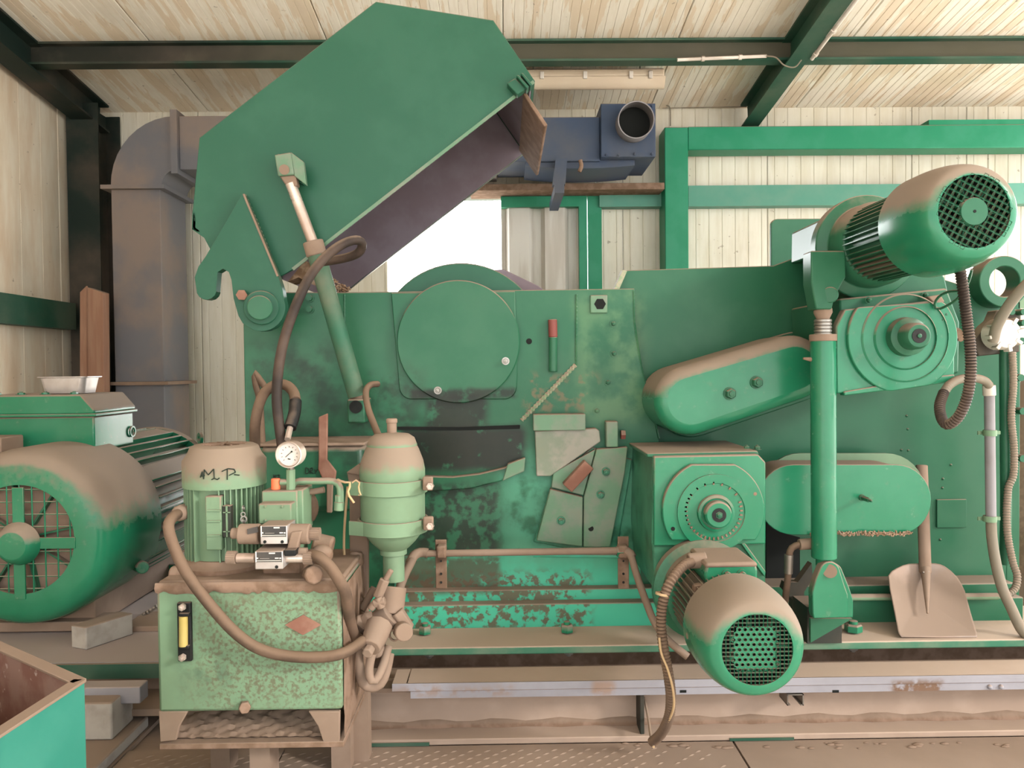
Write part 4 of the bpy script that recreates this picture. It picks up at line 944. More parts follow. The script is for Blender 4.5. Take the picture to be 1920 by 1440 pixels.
# ---------------------------------------------------------------- green bin, lower left
bn = thing('steel_bin', 'open teal steel bin with rusty inside standing in the corner by the camera', 'bin', PZ(60, 1500, .0))
A = P(158, 1276, 1.30); zt = A.z; Bk = PZ(-60, 1180, zt); Fr = PZ(-20, 1392, zt); G = Bk + (Fr - A)
def wall(p, q_, m, name='wall', zlow=-.063, th=.006, inn=Vector((0, 0, 0))):
    d = (q_ - p).normalized(); n = Vector((-d.y, d.x, 0)) * th
    b = MB().prism([p, q_, Vector((q_.x, q_.y, zlow)), Vector((p.x, p.y, zlow))], n); return obj(name, b, m, bn)
wall(Fr, A, 'binteal'); wall(A, Bk, 'binteal'); wall(Bk, G, 'binteal'); wall(G, Fr, 'binteal')
def inner(p, q_, th=.003):
    d = (q_ - p).normalized(); n = Vector((-d.y, d.x, 0)); p2 = p + n * .0065 - Vector((0, 0, .004)); q2 = q_ + n * .0065 - Vector((0, 0, .004))
    obj('liner', MB().prism([p2, q2, Vector((q2.x, q2.y, .0)), Vector((p2.x, p2.y, .0))], n * th), 'rustin', bn)
inner(A, Bk); inner(Bk, G); inner(G, Fr); inner(Fr, A)
obj('bottom', MB().prism([Vector((p.x, p.y, -.05)) for p in (A, Bk, G, Fr)], (0, 0, .006)), 'rustin', bn)
for p, q_ in ((Fr, A), (A, Bk)):
    d = (q_ - p).normalized(); n = Vector((-d.y, d.x, 0))
    obj('rim', MB().bar(p + n * .008, q_ + n * .008, .024, .005), 'brownsmooth', bn, bevel=.001)

# ================================================================== HYDRAULIC POWER UNIT
Yt, Yr = 1.72, 2.02
hp = thing('hydraulic_power_unit', 'pale green dusty hydraulic power unit with tank, vertical pump motor and valve stack', 'power unit', P(466, 1400, 1.85))
xa, xb = P(294, 1200, Yt).x, P(640, 1200, Yt).x
zt, zl, zb2 = P(466, 1100, Yt).z, P(466, 1334, Yt).z, P(466, 1404, Yt).z
H = lambda name, mb, m='palegreen', par=hp, bevel=0, label=None, **k: obj(name, mb, m, par, bevel, label, **k)
tank = H('tank', MB().box(xa, xb, Yt, Yr, zl, zt), bevel=.008)
H('tank_lid', MB().box(xa + .002, xb + .002, Yt + .006, Yr, zt - .001, zt + .014), 'brown', tank, bevel=.006)
q = MB(); random.seed(11); N = 40
vs = []
for j in range(15):
    for i in range(N):
        u, v = i / (N - 1), j / 14; vs.append((xb + .001 + .007 * (math.sin(u * 3.1) * math.sin(v * 3.1)) ** .5 + random.uniform(0, .002), Yt + .01 + u * (Yr - Yt - .02), zb2 + .02 + v * (zt - zb2 - .03)))
q.add(vs, [(j * N + i, j * N + i + 1, (j + 1) * N + i + 1, (j + 1) * N + i) for j in range(14) for i in range(N - 1)])
H('dust_cake', q, 'brown', tank, label='thick brown dust on the side of the tank')
H('tray', MB().box(xa, xb + .002, Yt, Yr, zb2, zb2 + .014), 'brown', bevel=.002)
for poly in ([(297, 1334), (352, 1334), (336, 1362), (330, 1388), (300, 1392)], [(578, 1334), (637, 1334), (636, 1392), (606, 1392), (596, 1362)]):
    H('leg_plate', MB().pxprism(poly, Yt + .001, .012), 'brownsmooth', bevel=.002)
    H('leg_plate', MB().prism([P(x, y, Yt) + Vector((0, Yr - Yt - .014, 0)) for x, y in poly], (0, .012, 0)), 'brownsmooth')
H('back_panel', MB().box(xa + .03, xb - .03, Yt + .16, Yt + .17, zb2 + .01, zl), 'brown')
N = 60; vs = []
q = MB()
for j in range(20):
    for i in range(N):
        vs.append((xa + .02 + (xb - xa - .04) * i / (N - 1), Yt + .02 + .14 * j / 19, zb2 + .016 + .055 * (j / 19) ** 1.3 + .004 * math.sin(i * .7 + 3 * math.sin(j * 1.1)) * math.sin(j * 2.1) + random.uniform(0, .003)))
q.add(vs, [(j * N + i, j * N + i + 1, (j + 1) * N + i + 1, (j + 1) * N + i) for j in range(19) for i in range(N - 1)])
H('tray_sludge', q, 'brown')
H('foot_post', MB().rect(468, 506, 1404, 1470, Yt + .05, .05).box(0, 0, 0, 0, 0, 0) if False else MB().box(P(468, 1420, Yt + .05).x, P(506, 1420, Yt + .05).x, Yt + .05, Yt + .12, 0, zb2), 'brownsmooth')
H('foot_post', MB().box(xa + .03, xa + .08, Yr - .08, Yr - .02, 0, zb2), 'brownsmooth')
H('foot_post', MB().box(xb - .08, xb - .03, Yr - .08, Yr - .02, 0, zb2), 'brownsmooth')
H('drain_plug', MB().cyl(P(459, 1324, Yt), P(459, 1328, Yt - .016), .014, n=6), 'brown', tank, bevel=.002)
# sight gauge
sg = H('sight_gauge', MB().rect(333, 357, 1130, 1241, Yt - .010, .012), 'black', bevel=.003)
H('sight_glass', MB().cyl(P(344, 1211, Yt - .012), P(344, 1155, Yt - .012), L(8, Yt), n=16), 'oil', sg)
for py in (1150, 1211): H('cap', MB().rect(335, 354, py, py + 7, Yt - .018, .012), 'black', sg, bevel=.002)
for py in (1137, 1231): bolt(sg, P(344, py, Yt - .010), .0085, .012, 'chrome', washer=0)
H('diamond_plate', MB().pxprism([(534, 1172), (568, 1153), (602, 1172), (568, 1191)], Yt - .003, .004), 'rust', tank)
# pump motor standing on the tank
c = P(425, 1060, 1.87); cz0 = zt + .012; Rm = L(72, 1.87); zz = lambda py: P(425, py, 1.87 - Rm * .8).z
cm = H('motor_cowl', MB().lathe([(Rm + .003, zz(917)), (Rm + .003, zz(868)), (Rm - .008, zz(856)), (Rm - .016, zz(842)), (Rm - .026, zz(838)), (Rm - .048, zz(838)), (Rm - .05, zz(841)), (0, zz(841))], (c.x, c.y, 0), (0, 0, 1), 56))
q = MB()
for k in range(14):
    g = 2 * math.pi * k / 14; q.obox((c.x + math.cos(g) * .03, c.y + math.sin(g) * .03, zz(838)), (math.cos(g) * .022, math.sin(g) * .022, 0), (-math.sin(g) * .002, math.cos(g) * .002, 0), (0, 0, .002))
H('cowl_vents', q, 'brown', cm)
q = MB(); ph = lambda px, py: (lambda p: Vector((p.x, c.y - math.sqrt(max(1e-6, (Rm + .0045) ** 2 - (p.x - c.x) ** 2)), p.z)))(P(px, py, c.y - Rm))
for s_ in ([(376, 895), (380, 884), (383, 898), (384, 880), (392, 890), (402, 879), (403, 897)], [(376, 893), (385, 891)], [(398, 899), (403, 896), (408, 899), (412, 896)], [(425, 900), (425, 880)], [(416, 884), (426, 879), (436, 881), (438, 887), (428, 892)], [(436, 891), (444, 893)]):
    for a, b in zip(s_, s_[1:]): q.cyl(ph(*a), ph(*b), .0013, n=5)
H('scrawl', q, 'ink', cm, label='M P scrawled in ink')
H('motor_body', MB().lathe([(Rm - .014, cz0 + .02), (Rm - .014, zz(915))], (c.x, c.y, 0), (0, 0, 1), 48))
for k in range(46):
    g = 2 * math.pi * k / 46
    if -2.0 < ((g + math.pi) % (2 * math.pi)) - math.pi < -1.42: continue
    u = Vector((math.cos(g), math.sin(g), 0)); p = Vector((c.x, c.y, 0)) + u * (Rm - .008)
    z0, z1 = cz0 + .03, zz(917)
    if g > math.pi * .95 or g < .1: H('cooling_fin', MB().obox((p.x, p.y, (z0 + z1) / 2), u * .008, u.cross(Vector((0, 0, 1))) * .0014, (0, 0, (z1 - z0) / 2)))
H('terminal_panel', MB().rect(386, 414, 930, 1032, c.y - Rm - .006, .03), 'palegreen', bevel=.003)
for py in (956, 976, 1003): H('rib', MB().rect(388, 413, py, py + 3, c.y - Rm - .010, .01), 'palegreen')
H('vent_panel', MB().rect(417, 432, 948, 1008, c.y - Rm - .002, .02), 'darkbeam', bevel=.002)
H('vent_bars', MB().rect(418, 431, 960, 962, c.y - Rm - .005, .006).rect(418, 431, 996, 998, c.y - Rm - .005, .006).rect(424, 426, 949, 1007, c.y - Rm - .005, .006), 'palegreen')
H('motor_foot', MB().lathe([(Rm + .01, cz0), (Rm + .01, cz0 + .012), (Rm - .006, cz0 + .03)], (c.x, c.y, 0), (0, 0, 1), 48), 'brown')
q = MB()
for i in range(4):
    z = zz(952 + 12 * i); p = Vector((P(457, 950, c.y - Rm * .8).x, c.y - Rm * .86, z))
    q.ring(p, (0, 1, 0) if i % 2 else (1, 0, .2), .004, .0062, .003, 12)
q.ring(P(457, 972, c.y - Rm * .85) - Vector((0, 0, .002)), (0, 1, 0), .005, .0085, .003, 14)
H('tag_chain', q, 'steel')
H('hose_elbow', MB().cyl(P(336, 962, 1.80), P(352, 958, 1.83), .020, n=8).sphere(P(337, 962, 1.80), .019, 8), 'brownsmooth')
q = MB(); N = 70; vs = []
for j in range(7):
    for i in range(N):
        u = i / (N - 1); v = j / 6; hang = .006 + .004 * math.sin(u * 9) ** 2 + .003 * math.sin(u * 47 + 3 * math.sin(u * 23)) + random.uniform(0, .0006)
        vs.append((xa + (xb - xa) * u, Yt - .002 - .004 * math.sin(v * 3.1) - random.uniform(0, .0015), zt + .012 - v * (.016 + hang)))
q.add(vs, [(j * N + i, j * N + i + 1, (j + 1) * N + i + 1, (j + 1) * N + i) for j in range(6) for i in range(N - 1)])
H('dust_crust', q, 'brown', tank)
H('filler_cap', MB().cyl(P(322, 1080, 1.80), P(352, 1078, 1.80), .024, n=18), 'brown', bevel=.005)
# valve stack
Yv = 1.80
H('manifold', MB().rect(493, 557, 920, 1070, Yv, .09), bevel=.003)
H('manifold', MB().rect(557, 568, 918, 1000, Yv + .01, .09), bevel=.003)
H('valve_block', MB().rect(485, 546, 944, 983, Yv - .035, .04), bevel=.003)
for px, py in ((498, 950), (530, 950), (498, 976), (532, 976)): bolt(hp, P(px, py, Yv - .035), .0035, .003, 'palegreen', washer=0)
H('pedestal', MB().rect(493, 562, 1054, 1086, Yv - .02, .10), 'brown', bevel=.003)
def valve(px0, px1, py, bx0, bx1, by0, by1, y, lab, holes):
    H('solenoid', MB().cyl(P(px0[0], py, y), P(px0[1], py, y), L(px0[2], y), n=28), px0[3], bevel=.003)
    H('solenoid', MB().cyl(P(px1[0], py, y), P(px1[1], py, y), L(px1[2], y), n=28), px1[3], bevel=.003)
    b = H('valve_body', MB().rect(bx0, bx1, by0, by1, y - .030, .07), 'tin', bevel=.002)
    lp = H('label_plate', MB().rect(bx0 + 2, bx1 - 2, by0 + 2, by0 + (by1 - by0) * .62, y - .0312, .002), 'label', b)
    w = bx1 - bx0; h = by1 - by0; q = MB(); R_ = lambda u0, u1, v0, v1: q.rect(bx0 + w * u0, bx1 - w * (1 - u1), by0 + h * v0, by0 + h * v1, y - .0322, .0015)
    R_(.50, .72, .09, .16); R_(.72, .85, .36, .42); R_(.06, .94, .50, .545); R_(.05, .11, .36, .43); R_(.88, .94, .36, .43); R_(.18, .52, .40, .415); R_(.02, .05, .04, .6); R_(.06, .94, .585, .61)
    H('print', q, 'labelwhite', lp)
    for u in holes: H('screw', MB().cyl(P(bx0 + w * u, by1 - h * .14, y - .0305), P(bx0 + w * u, by1 - h * .14, y - .0315), .0038, n=12), 'dark', b)
yv = 1.735
valve((449, 488, 19, 'brownsmooth'), (540, 582, 19, 'brownsmooth'), 1001, 488, 538, 985, 1021, yv, 0, (.17, .82))
valve((443, 480, 9, 'chrome'), (528, 572, 9, 'chrome'), 1046, 478, 530, 1033, 1068, yv - .02, 0, (.78,))
H('print', MB().pxprism([(463, 992), (483, 987), (484, 998), (464, 1002)], yv - .0243, .003), 'label')
H('end_cap', MB().cyl(P(434, 1000, yv), P(450, 1000, yv), .013, n=16), 'brownsmooth', bevel=.003)
def knurl(p0, p1, r, name='knurled_nut', m='brownsmooth'):
    p0, p1 = Vector(p0), Vector(p1); q = MB().cyl(p0, p1, r * .92, n=24); u, w, a = perp(p1 - p0)
    for k in range(18):
        g = 2 * math.pi * k / 18; v = u * math.cos(g) + w * math.sin(g); q.obox((p0 + p1) / 2 + v * r * .93, (p1 - p0) / 2, v * r * .07, a.cross(v) * r * .08)
    H(name, q, m)
knurl(P(582, 1001, yv), P(600, 1001, yv), L(12, yv)); knurl(P(426, 1045, yv - .02), P(443, 1045, yv - .02), L(12, yv)); knurl(P(570, 1046, yv - .02), P(588, 1046, yv - .02), L(12, yv))
H('plug', MB().pxprism([(545, 998), (566, 996), (556, 1034), (536, 1034)], yv - .03, .03), 'brownsmooth', bevel=.004)
H('plug', MB().rect(533, 554, 1031, 1043, yv - .05, .03), 'black', bevel=.002)
H('connector', MB().cyl(P(555, 1034, yv - .02), P(576, 1034, yv - .02), .009, n=14), 'brownsmooth')
H('elbow_fitting', MB().sphere(P(602, 1040, 1.76), .026, 10, (1.1, 1, .9)), 'brown')
H('fitting_nut', MB().cyl(P(583, 1076, 1.76), P(589, 1078, 1.70), .022, n=8), 'brown', bevel=.004)
H('side_valve', MB().cyl(P(588, 1018, 1.86), P(624, 1026, 1.86), .026, n=20), 'brown', bevel=.006)
# gauge
Yg = 1.80
gz = P(543, 852, Yg); gv = H('gauge_valve', MB().cyl(P(545, 920, Yg + .02), P(545, 880, Yg + .02), .011, n=8).cyl(P(544, 904, Yg + .02), P(526, 904, Yg + .02), .008, n=12).cyl(P(545, 888, Yg + .02), P(545, 876, Yg + .02), .008, n=6))
H('valve_knob', MB().cyl(P(517, 918, Yg + .02), P(517, 897, Yg + .02), L(8.5, Yg), n=12), 'orange', gv, bevel=.002)
H('knob_collar', MB().cyl(P(517, 920, Yg + .02), P(517, 914, Yg + .02), L(7, Yg), n=16), 'brownsmooth', gv)
ga = H('pressure_gauge', MB().lathe([(L(24, Yg), .03), (L(25, Yg), .0), (L(25, Yg), -.008), (L(23, Yg), -.010), (L(21.5, Yg), -.006), (L(21.5, Yg), .0), (0, .0)], gz, (.06, 1, 0), 48), 'white')
H('dial', MB().lathe([(L(21.5, Yg), -.001), (0, -.001)], gz, (0, 1, 0), 40), 'gaugeface', ga)
q = MB(); bx = gz + Vector((0, -.0022, 0))
for k in range(11):
    g = math.radians(225 - 27 * k); u = Vector((math.cos(g), 0, math.sin(g))); q.obox(bx + u * L(14.5, Yg), u * .0016, (0, .0004, 0), Vector((-u.z, 0, u.x)) * .0005)
q.bar(P(536, 857, Yg) + Vector((0, -.003, 0)), P(548, 846, Yg) + Vector((0, -.003, 0)), .0014, .0006, (0, 1, 0)); q.cyl(P(547.5, 846.5, Yg) + Vector((0, -.0024, 0)), P(547.5, 846.5, Yg) + Vector((0, -.0036, 0)), .0022, n=10)
q.bar(P(540, 860, Yg) + Vector((0, -.0022, 0)), P(545, 861, Yg) + Vector((0, -.0022, 0)), .0026, .0005, (0, 1, 0))
H('dial_marks', q, 'ink', ga)
H('gauge_stem', MB().cyl(P(546, 880, Yg + .015), P(545, 872, Yg + .015), .0075, n=8), 'steel', ga)
# pipe from the manifold
q = MB().tube([P(548, 912, Yg + .05), P(556, 903, Yg + .05), P(575, 902, Yg + .05), P(600, 902, Yg + .05), P(622, 902, Yg + .05), P(635, 908, Yg + .05), P(638, 922, Yg + .05), P(638, 944, Yg + .05)], .0085, 14)
pp = H('pressure_pipe', q)
H('union_nut', MB().cyl(P(636, 928, Yg + .05), P(636, 941, Yg + .05), .011, n=6).cyl(P(636, 941, Yg + .05), P(635, 957, Yg + .05), .012, n=14), 'palegreen', pp, bevel=.001)
H('return_pipe', MB().tube([P(578, 928, 1.90), P(586, 940, 1.90), P(588, 955, 1.90), P(582, 970, 1.90), P(566, 980, 1.90)], .013, 12), 'hose')
H('pipe_bracket', MB().tube([P(560, 922, 1.88), P(585, 922, 1.88), P(608, 918, 1.88)], .008, 10), 'brownsmooth')

# flat bar behind the unit
fbm = thing('flat_bar', 'cranked brown flat steel bar standing up behind the pressure gauge', 'bar', P(608, 962, 2.21))
obj('bar', MB().pxprism([(597, 782), (614, 775), (613, 862), (630, 884), (628, 900), (606, 902), (596, 880), (597, 862)], 2.21, .012), 'rust', fbm, bevel=.003)
obj('bar', MB().pxprism([(612, 905), (624, 905), (622, 962), (612, 962)], 2.205, .012), 'brownsmooth', fbm, bevel=.003)

# ---------------------------------------------------------------- accumulator on its stand
Ya = 1.93
ac = thing('accumulator', 'pale green pear shaped hydraulic accumulator with two clamp bands and dusty crown', 'accumulator', P(736, 1090, Ya))
rA = L(60, Ya); cA = P(736, 900, Ya); zz = lambda py: P(736, py, Ya - rA * .6).z
pr = [(L(20, Ya), zz(1098)), (L(20, Ya), zz(1048)), (L(25, Ya), zz(1047)), (L(25, Ya), zz(1038)), (L(30, Ya), zz(1034)), (L(42, Ya), zz(1022)), (L(54, Ya), zz(1006)), (rA, zz(985)), (rA, zz(900)), (L(61, Ya), zz(896)), (L(61, Ya), zz(885)), (L(58, Ya), zz(868)), (L(50, Ya), zz(846)), (L(46, Ya), zz(838))]
vs_ = obj('vessel', MB().lathe(pr, (cA.x, cA.y, 0), (0, 0, 1), 64), 'palegreen', ac)
obj('crown', MB().lathe([(L(46, Ya), zz(842)), (L(47, Ya), zz(838)), (L(42, Ya), zz(824)), (L(32, Ya), zz(817)), (L(10, Ya), zz(814))], (cA.x, cA.y, 0), (0, 0, 1), 48), 'palegreen', ac)
obj('valve_cap', MB().lathe([(L(9, Ya), zz(816)), (L(9, Ya), zz(796)), (L(10.5, Ya), zz(795)), (L(10.5, Ya), zz(789)), (L(9, Ya), zz(787))], (cA.x, cA.y, 0), (0, 0, 1), 24), 'brownsmooth', ac, bevel=.001)
for pa, pb in ((902, 928), (977, 1003)):
    bd = obj('clamp_band', MB().lathe([(rA + .001, zz(pb)), (rA + .007, zz(pb)), (rA + .007, zz(pa)), (rA + .001, zz(pa))], (cA.x, cA.y, 0), (0, 0, 1), 64, True), 'palegreen', ac, bevel=.001)
    xs_ = cA.x - rA
    obj('band_arm', MB().box(P(659, 920, Ya - .05).x, cA.x - .02, cA.y - rA - .004, cA.y - rA + .004, zz(pb) + .0, zz(pa)), 'palegreen', bd, bevel=.002) if False else obj('band_arm', MB().prism([Vector((P(660, 915, Ya).x, cA.y - .045, zz(pb))), Vector((cA.x - rA * .75, cA.y - rA * .75, zz(pb))), Vector((cA.x - rA * .70, cA.y - rA * .70, zz(pb))), Vector((P(660, 915, Ya).x, cA.y - .035, zz(pb)))], (0, 0, zz(pa) - zz(pb))), 'palegreen', bd)
    py = (pa + pb) / 2 - 8
    obj('clamp_ear', MB().box(cA.x + rA + .0, cA.x + rA + .026, cA.y - .05, cA.y - .035, zz(py + 14), zz(py - 12)), 'brownsmooth', bd, bevel=.004)
    obj('clamp_bolt', MB().cyl(P(808, py + 4, Ya - .05), P(806, py + 5, Ya - .085), .009, n=6).cyl(P(806, py + 5, Ya - .085), P(805, py + 5.5, Ya - .10), .005, n=10), 'chrome', bd)
st_ = thing('accumulator_stand', 'tall dusty steel stand plate behind the accumulator and tank', 'stand', P(672, 1300, 1.99))
obj('post', MB().prism([P(655, 1300, 1.985), P(655, 912, 1.985), P(650, 885, 1.985), P(672, 872, 1.985), P(690, 880, 1.985), P(690, 1300, 1.985)], (0, .02, 0)), 'brownsmooth', st_, bevel=.003)
obj('top_edge', MB().prism([P(650, 886, 1.975), P(672, 870, 1.975), P(690, 880, 1.975), P(672, 890, 1.975)], (0, .05, 0)), 'brownsmooth', st_)
p_ = P(672, 1300, 1.985)
obj('post', MB().box(p_.x - .025, p_.x + .025, 1.985, 2.03, 0, p_.z + .004), 'brownsmooth', st_)
obj('dust_cake', MB().tube([P(668, 1040, 1.97), P(662, 1080, 1.94), P(664, 1130, 1.93), P(668, 1180, 1.92), P(690, 1205, 1.90)], .026, 10, .02, lambda i: .020 + .006 * math.sin(i * 2.3)), 'brown', st_)
single('string_tie', MB().tube([P(633, 899, 1.84), P(645, 904, 1.83), P(657, 905, 1.83), P(655, 915, 1.83), P(652, 925, 1.83), P(658, 934, 1.83), P(664, 943, 1.83)], .003, 6).tube([P(660, 905, 1.83), P(668, 900, 1.83), P(674, 904, 1.83), P(672, 918, 1.835), P(678, 927, 1.835), P(672, 928, 1.835)], .0022, 6), 'rope', 'straw coloured string knotted round the upper clamp band arm', 'string')
single('cable', MB().tube([P(652, 912, 1.95), P(648, 960, 1.95), P(645, 1020, 1.95), P(648, 1080, 1.95)], .0035, 6), 'wire', 'thin dusty wire hanging down the accumulator stand', 'cable')

# dusty valve fittings under the accumulator
vf = thing('shutoff_valve', 'cluster of dust caked shut-off valve fittings under the accumulator', 'valve', P(710, 1200, 1.86))
V = lambda n_, mb, m='brownsmooth', bevel=.003: obj(n_, mb, m, vf, bevel)
V('body', MB().cyl(P(690, 1188, 1.86), P(735, 1150, 1.86), .034, n=14))
V('body', MB().cyl(P(712, 1172, 1.82), P(694, 1215, 1.76), .034, .026, n=10))
V('plug', MB().cyl(P(694, 1215, 1.76), P(688, 1226, 1.74), .014, n=6))
V('union_nut', MB().cyl(P(672, 1180, 1.86), P(684, 1164, 1.84), .024, n=6).cyl(P(684, 1160, 1.86), P(700, 1176, 1.84), .026, n=6))
V('union_nut', MB().cyl(P(742, 1148, 1.86), P(764, 1182, 1.86), .022, n=6))
V('wheel_cap', MB().cyl(P(752, 1180, 1.85), P(758, 1186, 1.80), .022, n=16))
V('neck', MB().cyl(P(736, 1100, 1.90), P(730, 1150, 1.88), .036, n=20))
V('needle_valve', MB().cyl(P(722, 1086, 1.83), P(708, 1120, 1.83), .014, n=6).cyl(P(734, 1068, 1.83), P(722, 1088, 1.83), .007, n=12))
V('handle', MB().cyl(P(700, 1132, 1.82), P(722, 1126, 1.82), .012, n=6).cyl(P(708, 1120, 1.82), P(716, 1140, 1.82), .012, n=6).cyl(P(694, 1142, 1.82), P(704, 1130, 1.82), .010, n=8))
V('body', MB().cyl(P(700, 1190, 1.84), P(712, 1228, 1.84), .022, n=12))
V('safety_ring', MB().ring(P(738, 1192, 1.82), (.4, 1, 0), .011, .015, .005, 16), bevel=0)
V('tube', MB().cyl(P(678, 1144, 1.92), P(702, 1102, 1.95), .010, n=10), bevel=0)

# ---------------------------------------------------------------- hoses
def hose(name, label, pts, r, m='hose', cat='hose', corr=0):
    pts = [P(*p) for p in pts]; return single(name, MB().corr(pts, r, corr) if corr else MB().tube(pts, r, 12), m, label, cat)
hose('hydraulic_hose', 'long brown hose sagging across the front of the pale green tank', [(336, 962, 1.80), (322, 972, 1.74), (316, 990, 1.71), (328, 1030, 1.70), (352, 1078, 1.69), (392, 1132, 1.685), (440, 1185, 1.68), (485, 1216, 1.68), (540, 1230, 1.68), (600, 1232, 1.68), (645, 1224, 1.69), (680, 1202, 1.76)], .0125)
hose('hydraulic_hose', 'fat dusty hose curving from the valve stack over the tank corner', [(582, 1040, 1.735), (600, 1046, 1.70), (618, 1062, 1.695), (634, 1085, 1.69), (648, 1112, 1.70), (654, 1150, 1.74), (664, 1190, 1.80), (684, 1205, 1.82)], .0135)
hose('hydraulic_hose', 'thick black hose arching from behind the gauge up to the hood cylinder', [(529, 838, 1.95), (524, 800, 1.95), (519, 750, 1.96), (522, 695, 1.98), (532, 640, 2.0), (552, 580, 2.03), (580, 520, 2.07), (610, 482, 2.1), (642, 458, 2.13), (668, 450, 2.16), (679, 458, 2.19), (672, 474, 2.21), (646, 484, 2.23), (600, 492, 2.26)], .0135, 'darkhose')
hose('hydraulic_hose', 'dusty hose looped in an arch left of the thick black hose', [(478, 838, 2.06), (478, 800, 2.06), (484, 765, 2.07), (495, 738, 2.08), (515, 722, 2.08), (536, 722, 2.06), (550, 735, 2.04), (554, 752, 2.0)], .0145, 'hose')
h_ = hose('hydraulic_hose', 'black sleeved hose end dropping into the gauge block with brass tip', [(554, 752, 2.0), (552, 775, 1.98), (544, 802, 1.95)], .0165, 'black')
obj('brass_end', MB().cyl(P(544, 802, 1.95), P(539, 824, 1.92), .008, n=8), 'chrome', h_)
hose('hydraulic_hose', 'short brown hose standing behind the arched hose by the machine edge', [(500, 730, 2.3), (484, 708, 2.3), (478, 700, 2.3), (480, 722, 2.3), (486, 745, 2.3), (490, 800, 2.28), (492, 838, 2.26)], .0105, 'hose')
hose('hydraulic_hose', 'brown hose dropping from the cylinder foot to the accumulator crown', [(708, 720, 2.37), (694, 722, 2.33), (686, 735, 2.30), (690, 765, 2.24), (702, 798, 2.18), (712, 822, 2.1)], .0100, 'hose')
hose('hydraulic_hose', 'dusty hose hanging in a loop below the shut-off valve', [(672, 1206, 1.86), (672, 1240, 1.85), (680, 1278, 1.83), (696, 1288, 1.83), (714, 1280, 1.83), (724, 1255, 1.84), (730, 1225, 1.86)], .0130, 'brownsmooth')
hose('hydraulic_hose', 'smaller inner hose loop hanging below the shut-off valve', [(705, 1212, 1.80), (696, 1232, 1.79), (692, 1262, 1.79), (700, 1278, 1.79), (712, 1262, 1.80), (722, 1236, 1.82), (728, 1212, 1.84)], .0105, 'brownsmooth')
# water pipe across the anvil plates
Yp = 2.30
wp = thing('water_pipe', 'dusty horizontal pipe on two perforated brackets below the anvil plates', 'pipe', P(980, 1037, Yp))
obj('pipe', MB().cyl(P(800, 1038, Yp), P(1172, 1032, Yp), L(6.5, Yp), n=20), 'brownsmooth', wp)
obj('pipe', MB().cyl(P(1000, 1040, Yp + .02), P(1165, 1042, Yp + .02), L(5, Yp), n=16), 'teal', wp)
obj('union_nut', MB().cyl(P(1156, 1034, Yp), P(1168, 1034, Yp), .017, n=6), 'motorgreen', wp, bevel=.001)
obj('elbow', MB().tube([P(802, 1037, Yp), P(788, 1036, Yp), P(776, 1042, Yp - .02), P(768, 1058, Yp - .05)], .015, 12), 'brownsmooth', wp)
obj('elbow', MB().tube([P(1170, 1032, Yp), P(1180, 1036, Yp - .01), P(1186, 1046, Yp - .02)], .014, 12), 'brownsmooth', wp)
for px, py0 in ((828, 1012), (1170, 1006)):
    b_ = obj('bracket', MB().rect(px - 11, px + 9, py0, 1104, Yp + .02, .006), 'brown', wp, bevel=.002)
    obj('clip', MB().rect(px - 10, px + 8, 1024, 1048, Yp - .016, .04), 'brown', b_, bevel=.006)
    obj('holes', MB().cyl(P(px - 1, 1052, Yp - .0), P(px - 1, 1052, Yp + .019), .003, n=10).cyl(P(px - 1, 1076, Yp + .018), P(px - 1, 1076, Yp + .019), .004, n=10).cyl(P(px - 1, 1092, Yp + .018), P(px - 1, 1092, Yp + .019), .004, n=10), 'dark', b_)
hose('hydraulic_hose', 'straight dusty hose slanting from the water pipe to the accumulator valve', [(772, 1052, 2.24), (758, 1080, 2.14), (748, 1108, 2.05), (742, 1140, 1.95)], .0125, 'brownsmooth')
hose('hydraulic_hose', 'dusty hose slanting down behind the corrugated sleeve to the plank', [(1184, 1044, 2.28), (1196, 1085, 2.24), (1212, 1130, 2.2), (1228, 1168, 2.17), (1252, 1200, 2.14), (1290, 1232, 2.12)], .0110, 'brownsmooth')
# corrugated sleeves
hs = hose('corrugated_sleeve', 'brown corrugated cable sleeve hanging from the lower motor to the floor', [(1297, 1054, 1.89), (1282, 1060, 1.86), (1264, 1080, 1.83), (1250, 1105, 1.82), (1241, 1140, 1.82), (1240, 1180, 1.82), (1246, 1225, 1.82), (1254, 1270, 1.83), (1258, 1310, 1.85), (1254, 1345, 1.88), (1240, 1375, 1.93), (1222, 1392, 1.98)], .0135, 'hose', 'sleeve', .0088)
obj('cable_tie', MB().ring(P(1241, 1116, 1.82), (.2, .1, 1), .014, .0165, .006, 20), 'wire', hs)
hose('cable', 'thin yellowed wire trailing along the brown corrugated sleeve', [(1236, 1195, 1.80), (1240, 1225, 1.80), (1252, 1255, 1.80), (1262, 1295, 1.81), (1262, 1330, 1.84), (1246, 1365, 1.90), (1225, 1388, 1.96)], .003, 'wire', 'cable')
hose('cable', 'thin wire loop on the floor by the plank support post', [(1208, 1308, 2.12), (1216, 1350, 2.06), (1220, 1380, 2.0), (1226, 1402, 1.95)], .0035, 'wire', 'cable')
hose('corrugated_sleeve', 'dark corrugated sleeve hanging in a hook from the upper motor', [(1801, 508, 1.86), (1806, 545, 1.87), (1813, 600, 1.88), (1819, 650, 1.88), (1820, 700, 1.88), (1813, 745, 1.89), (1798, 780, 1.91), (1778, 796, 1.94), (1766, 785, 1.97), (1762, 760, 2.0), (1770, 735, 2.03)], .0140, 'darkhose', 'sleeve', .0075)
hs = hose('corrugated_sleeve', 'pale ribbed sleeve arching over to the white conduit end', [(1770, 736, 2.03), (1780, 722, 2.05), (1800, 711, 2.09), (1828, 709, 2.14), (1846, 714, 2.18), (1854, 722, 2.2)], .0125, 'greyhose', 'sleeve', .0090)
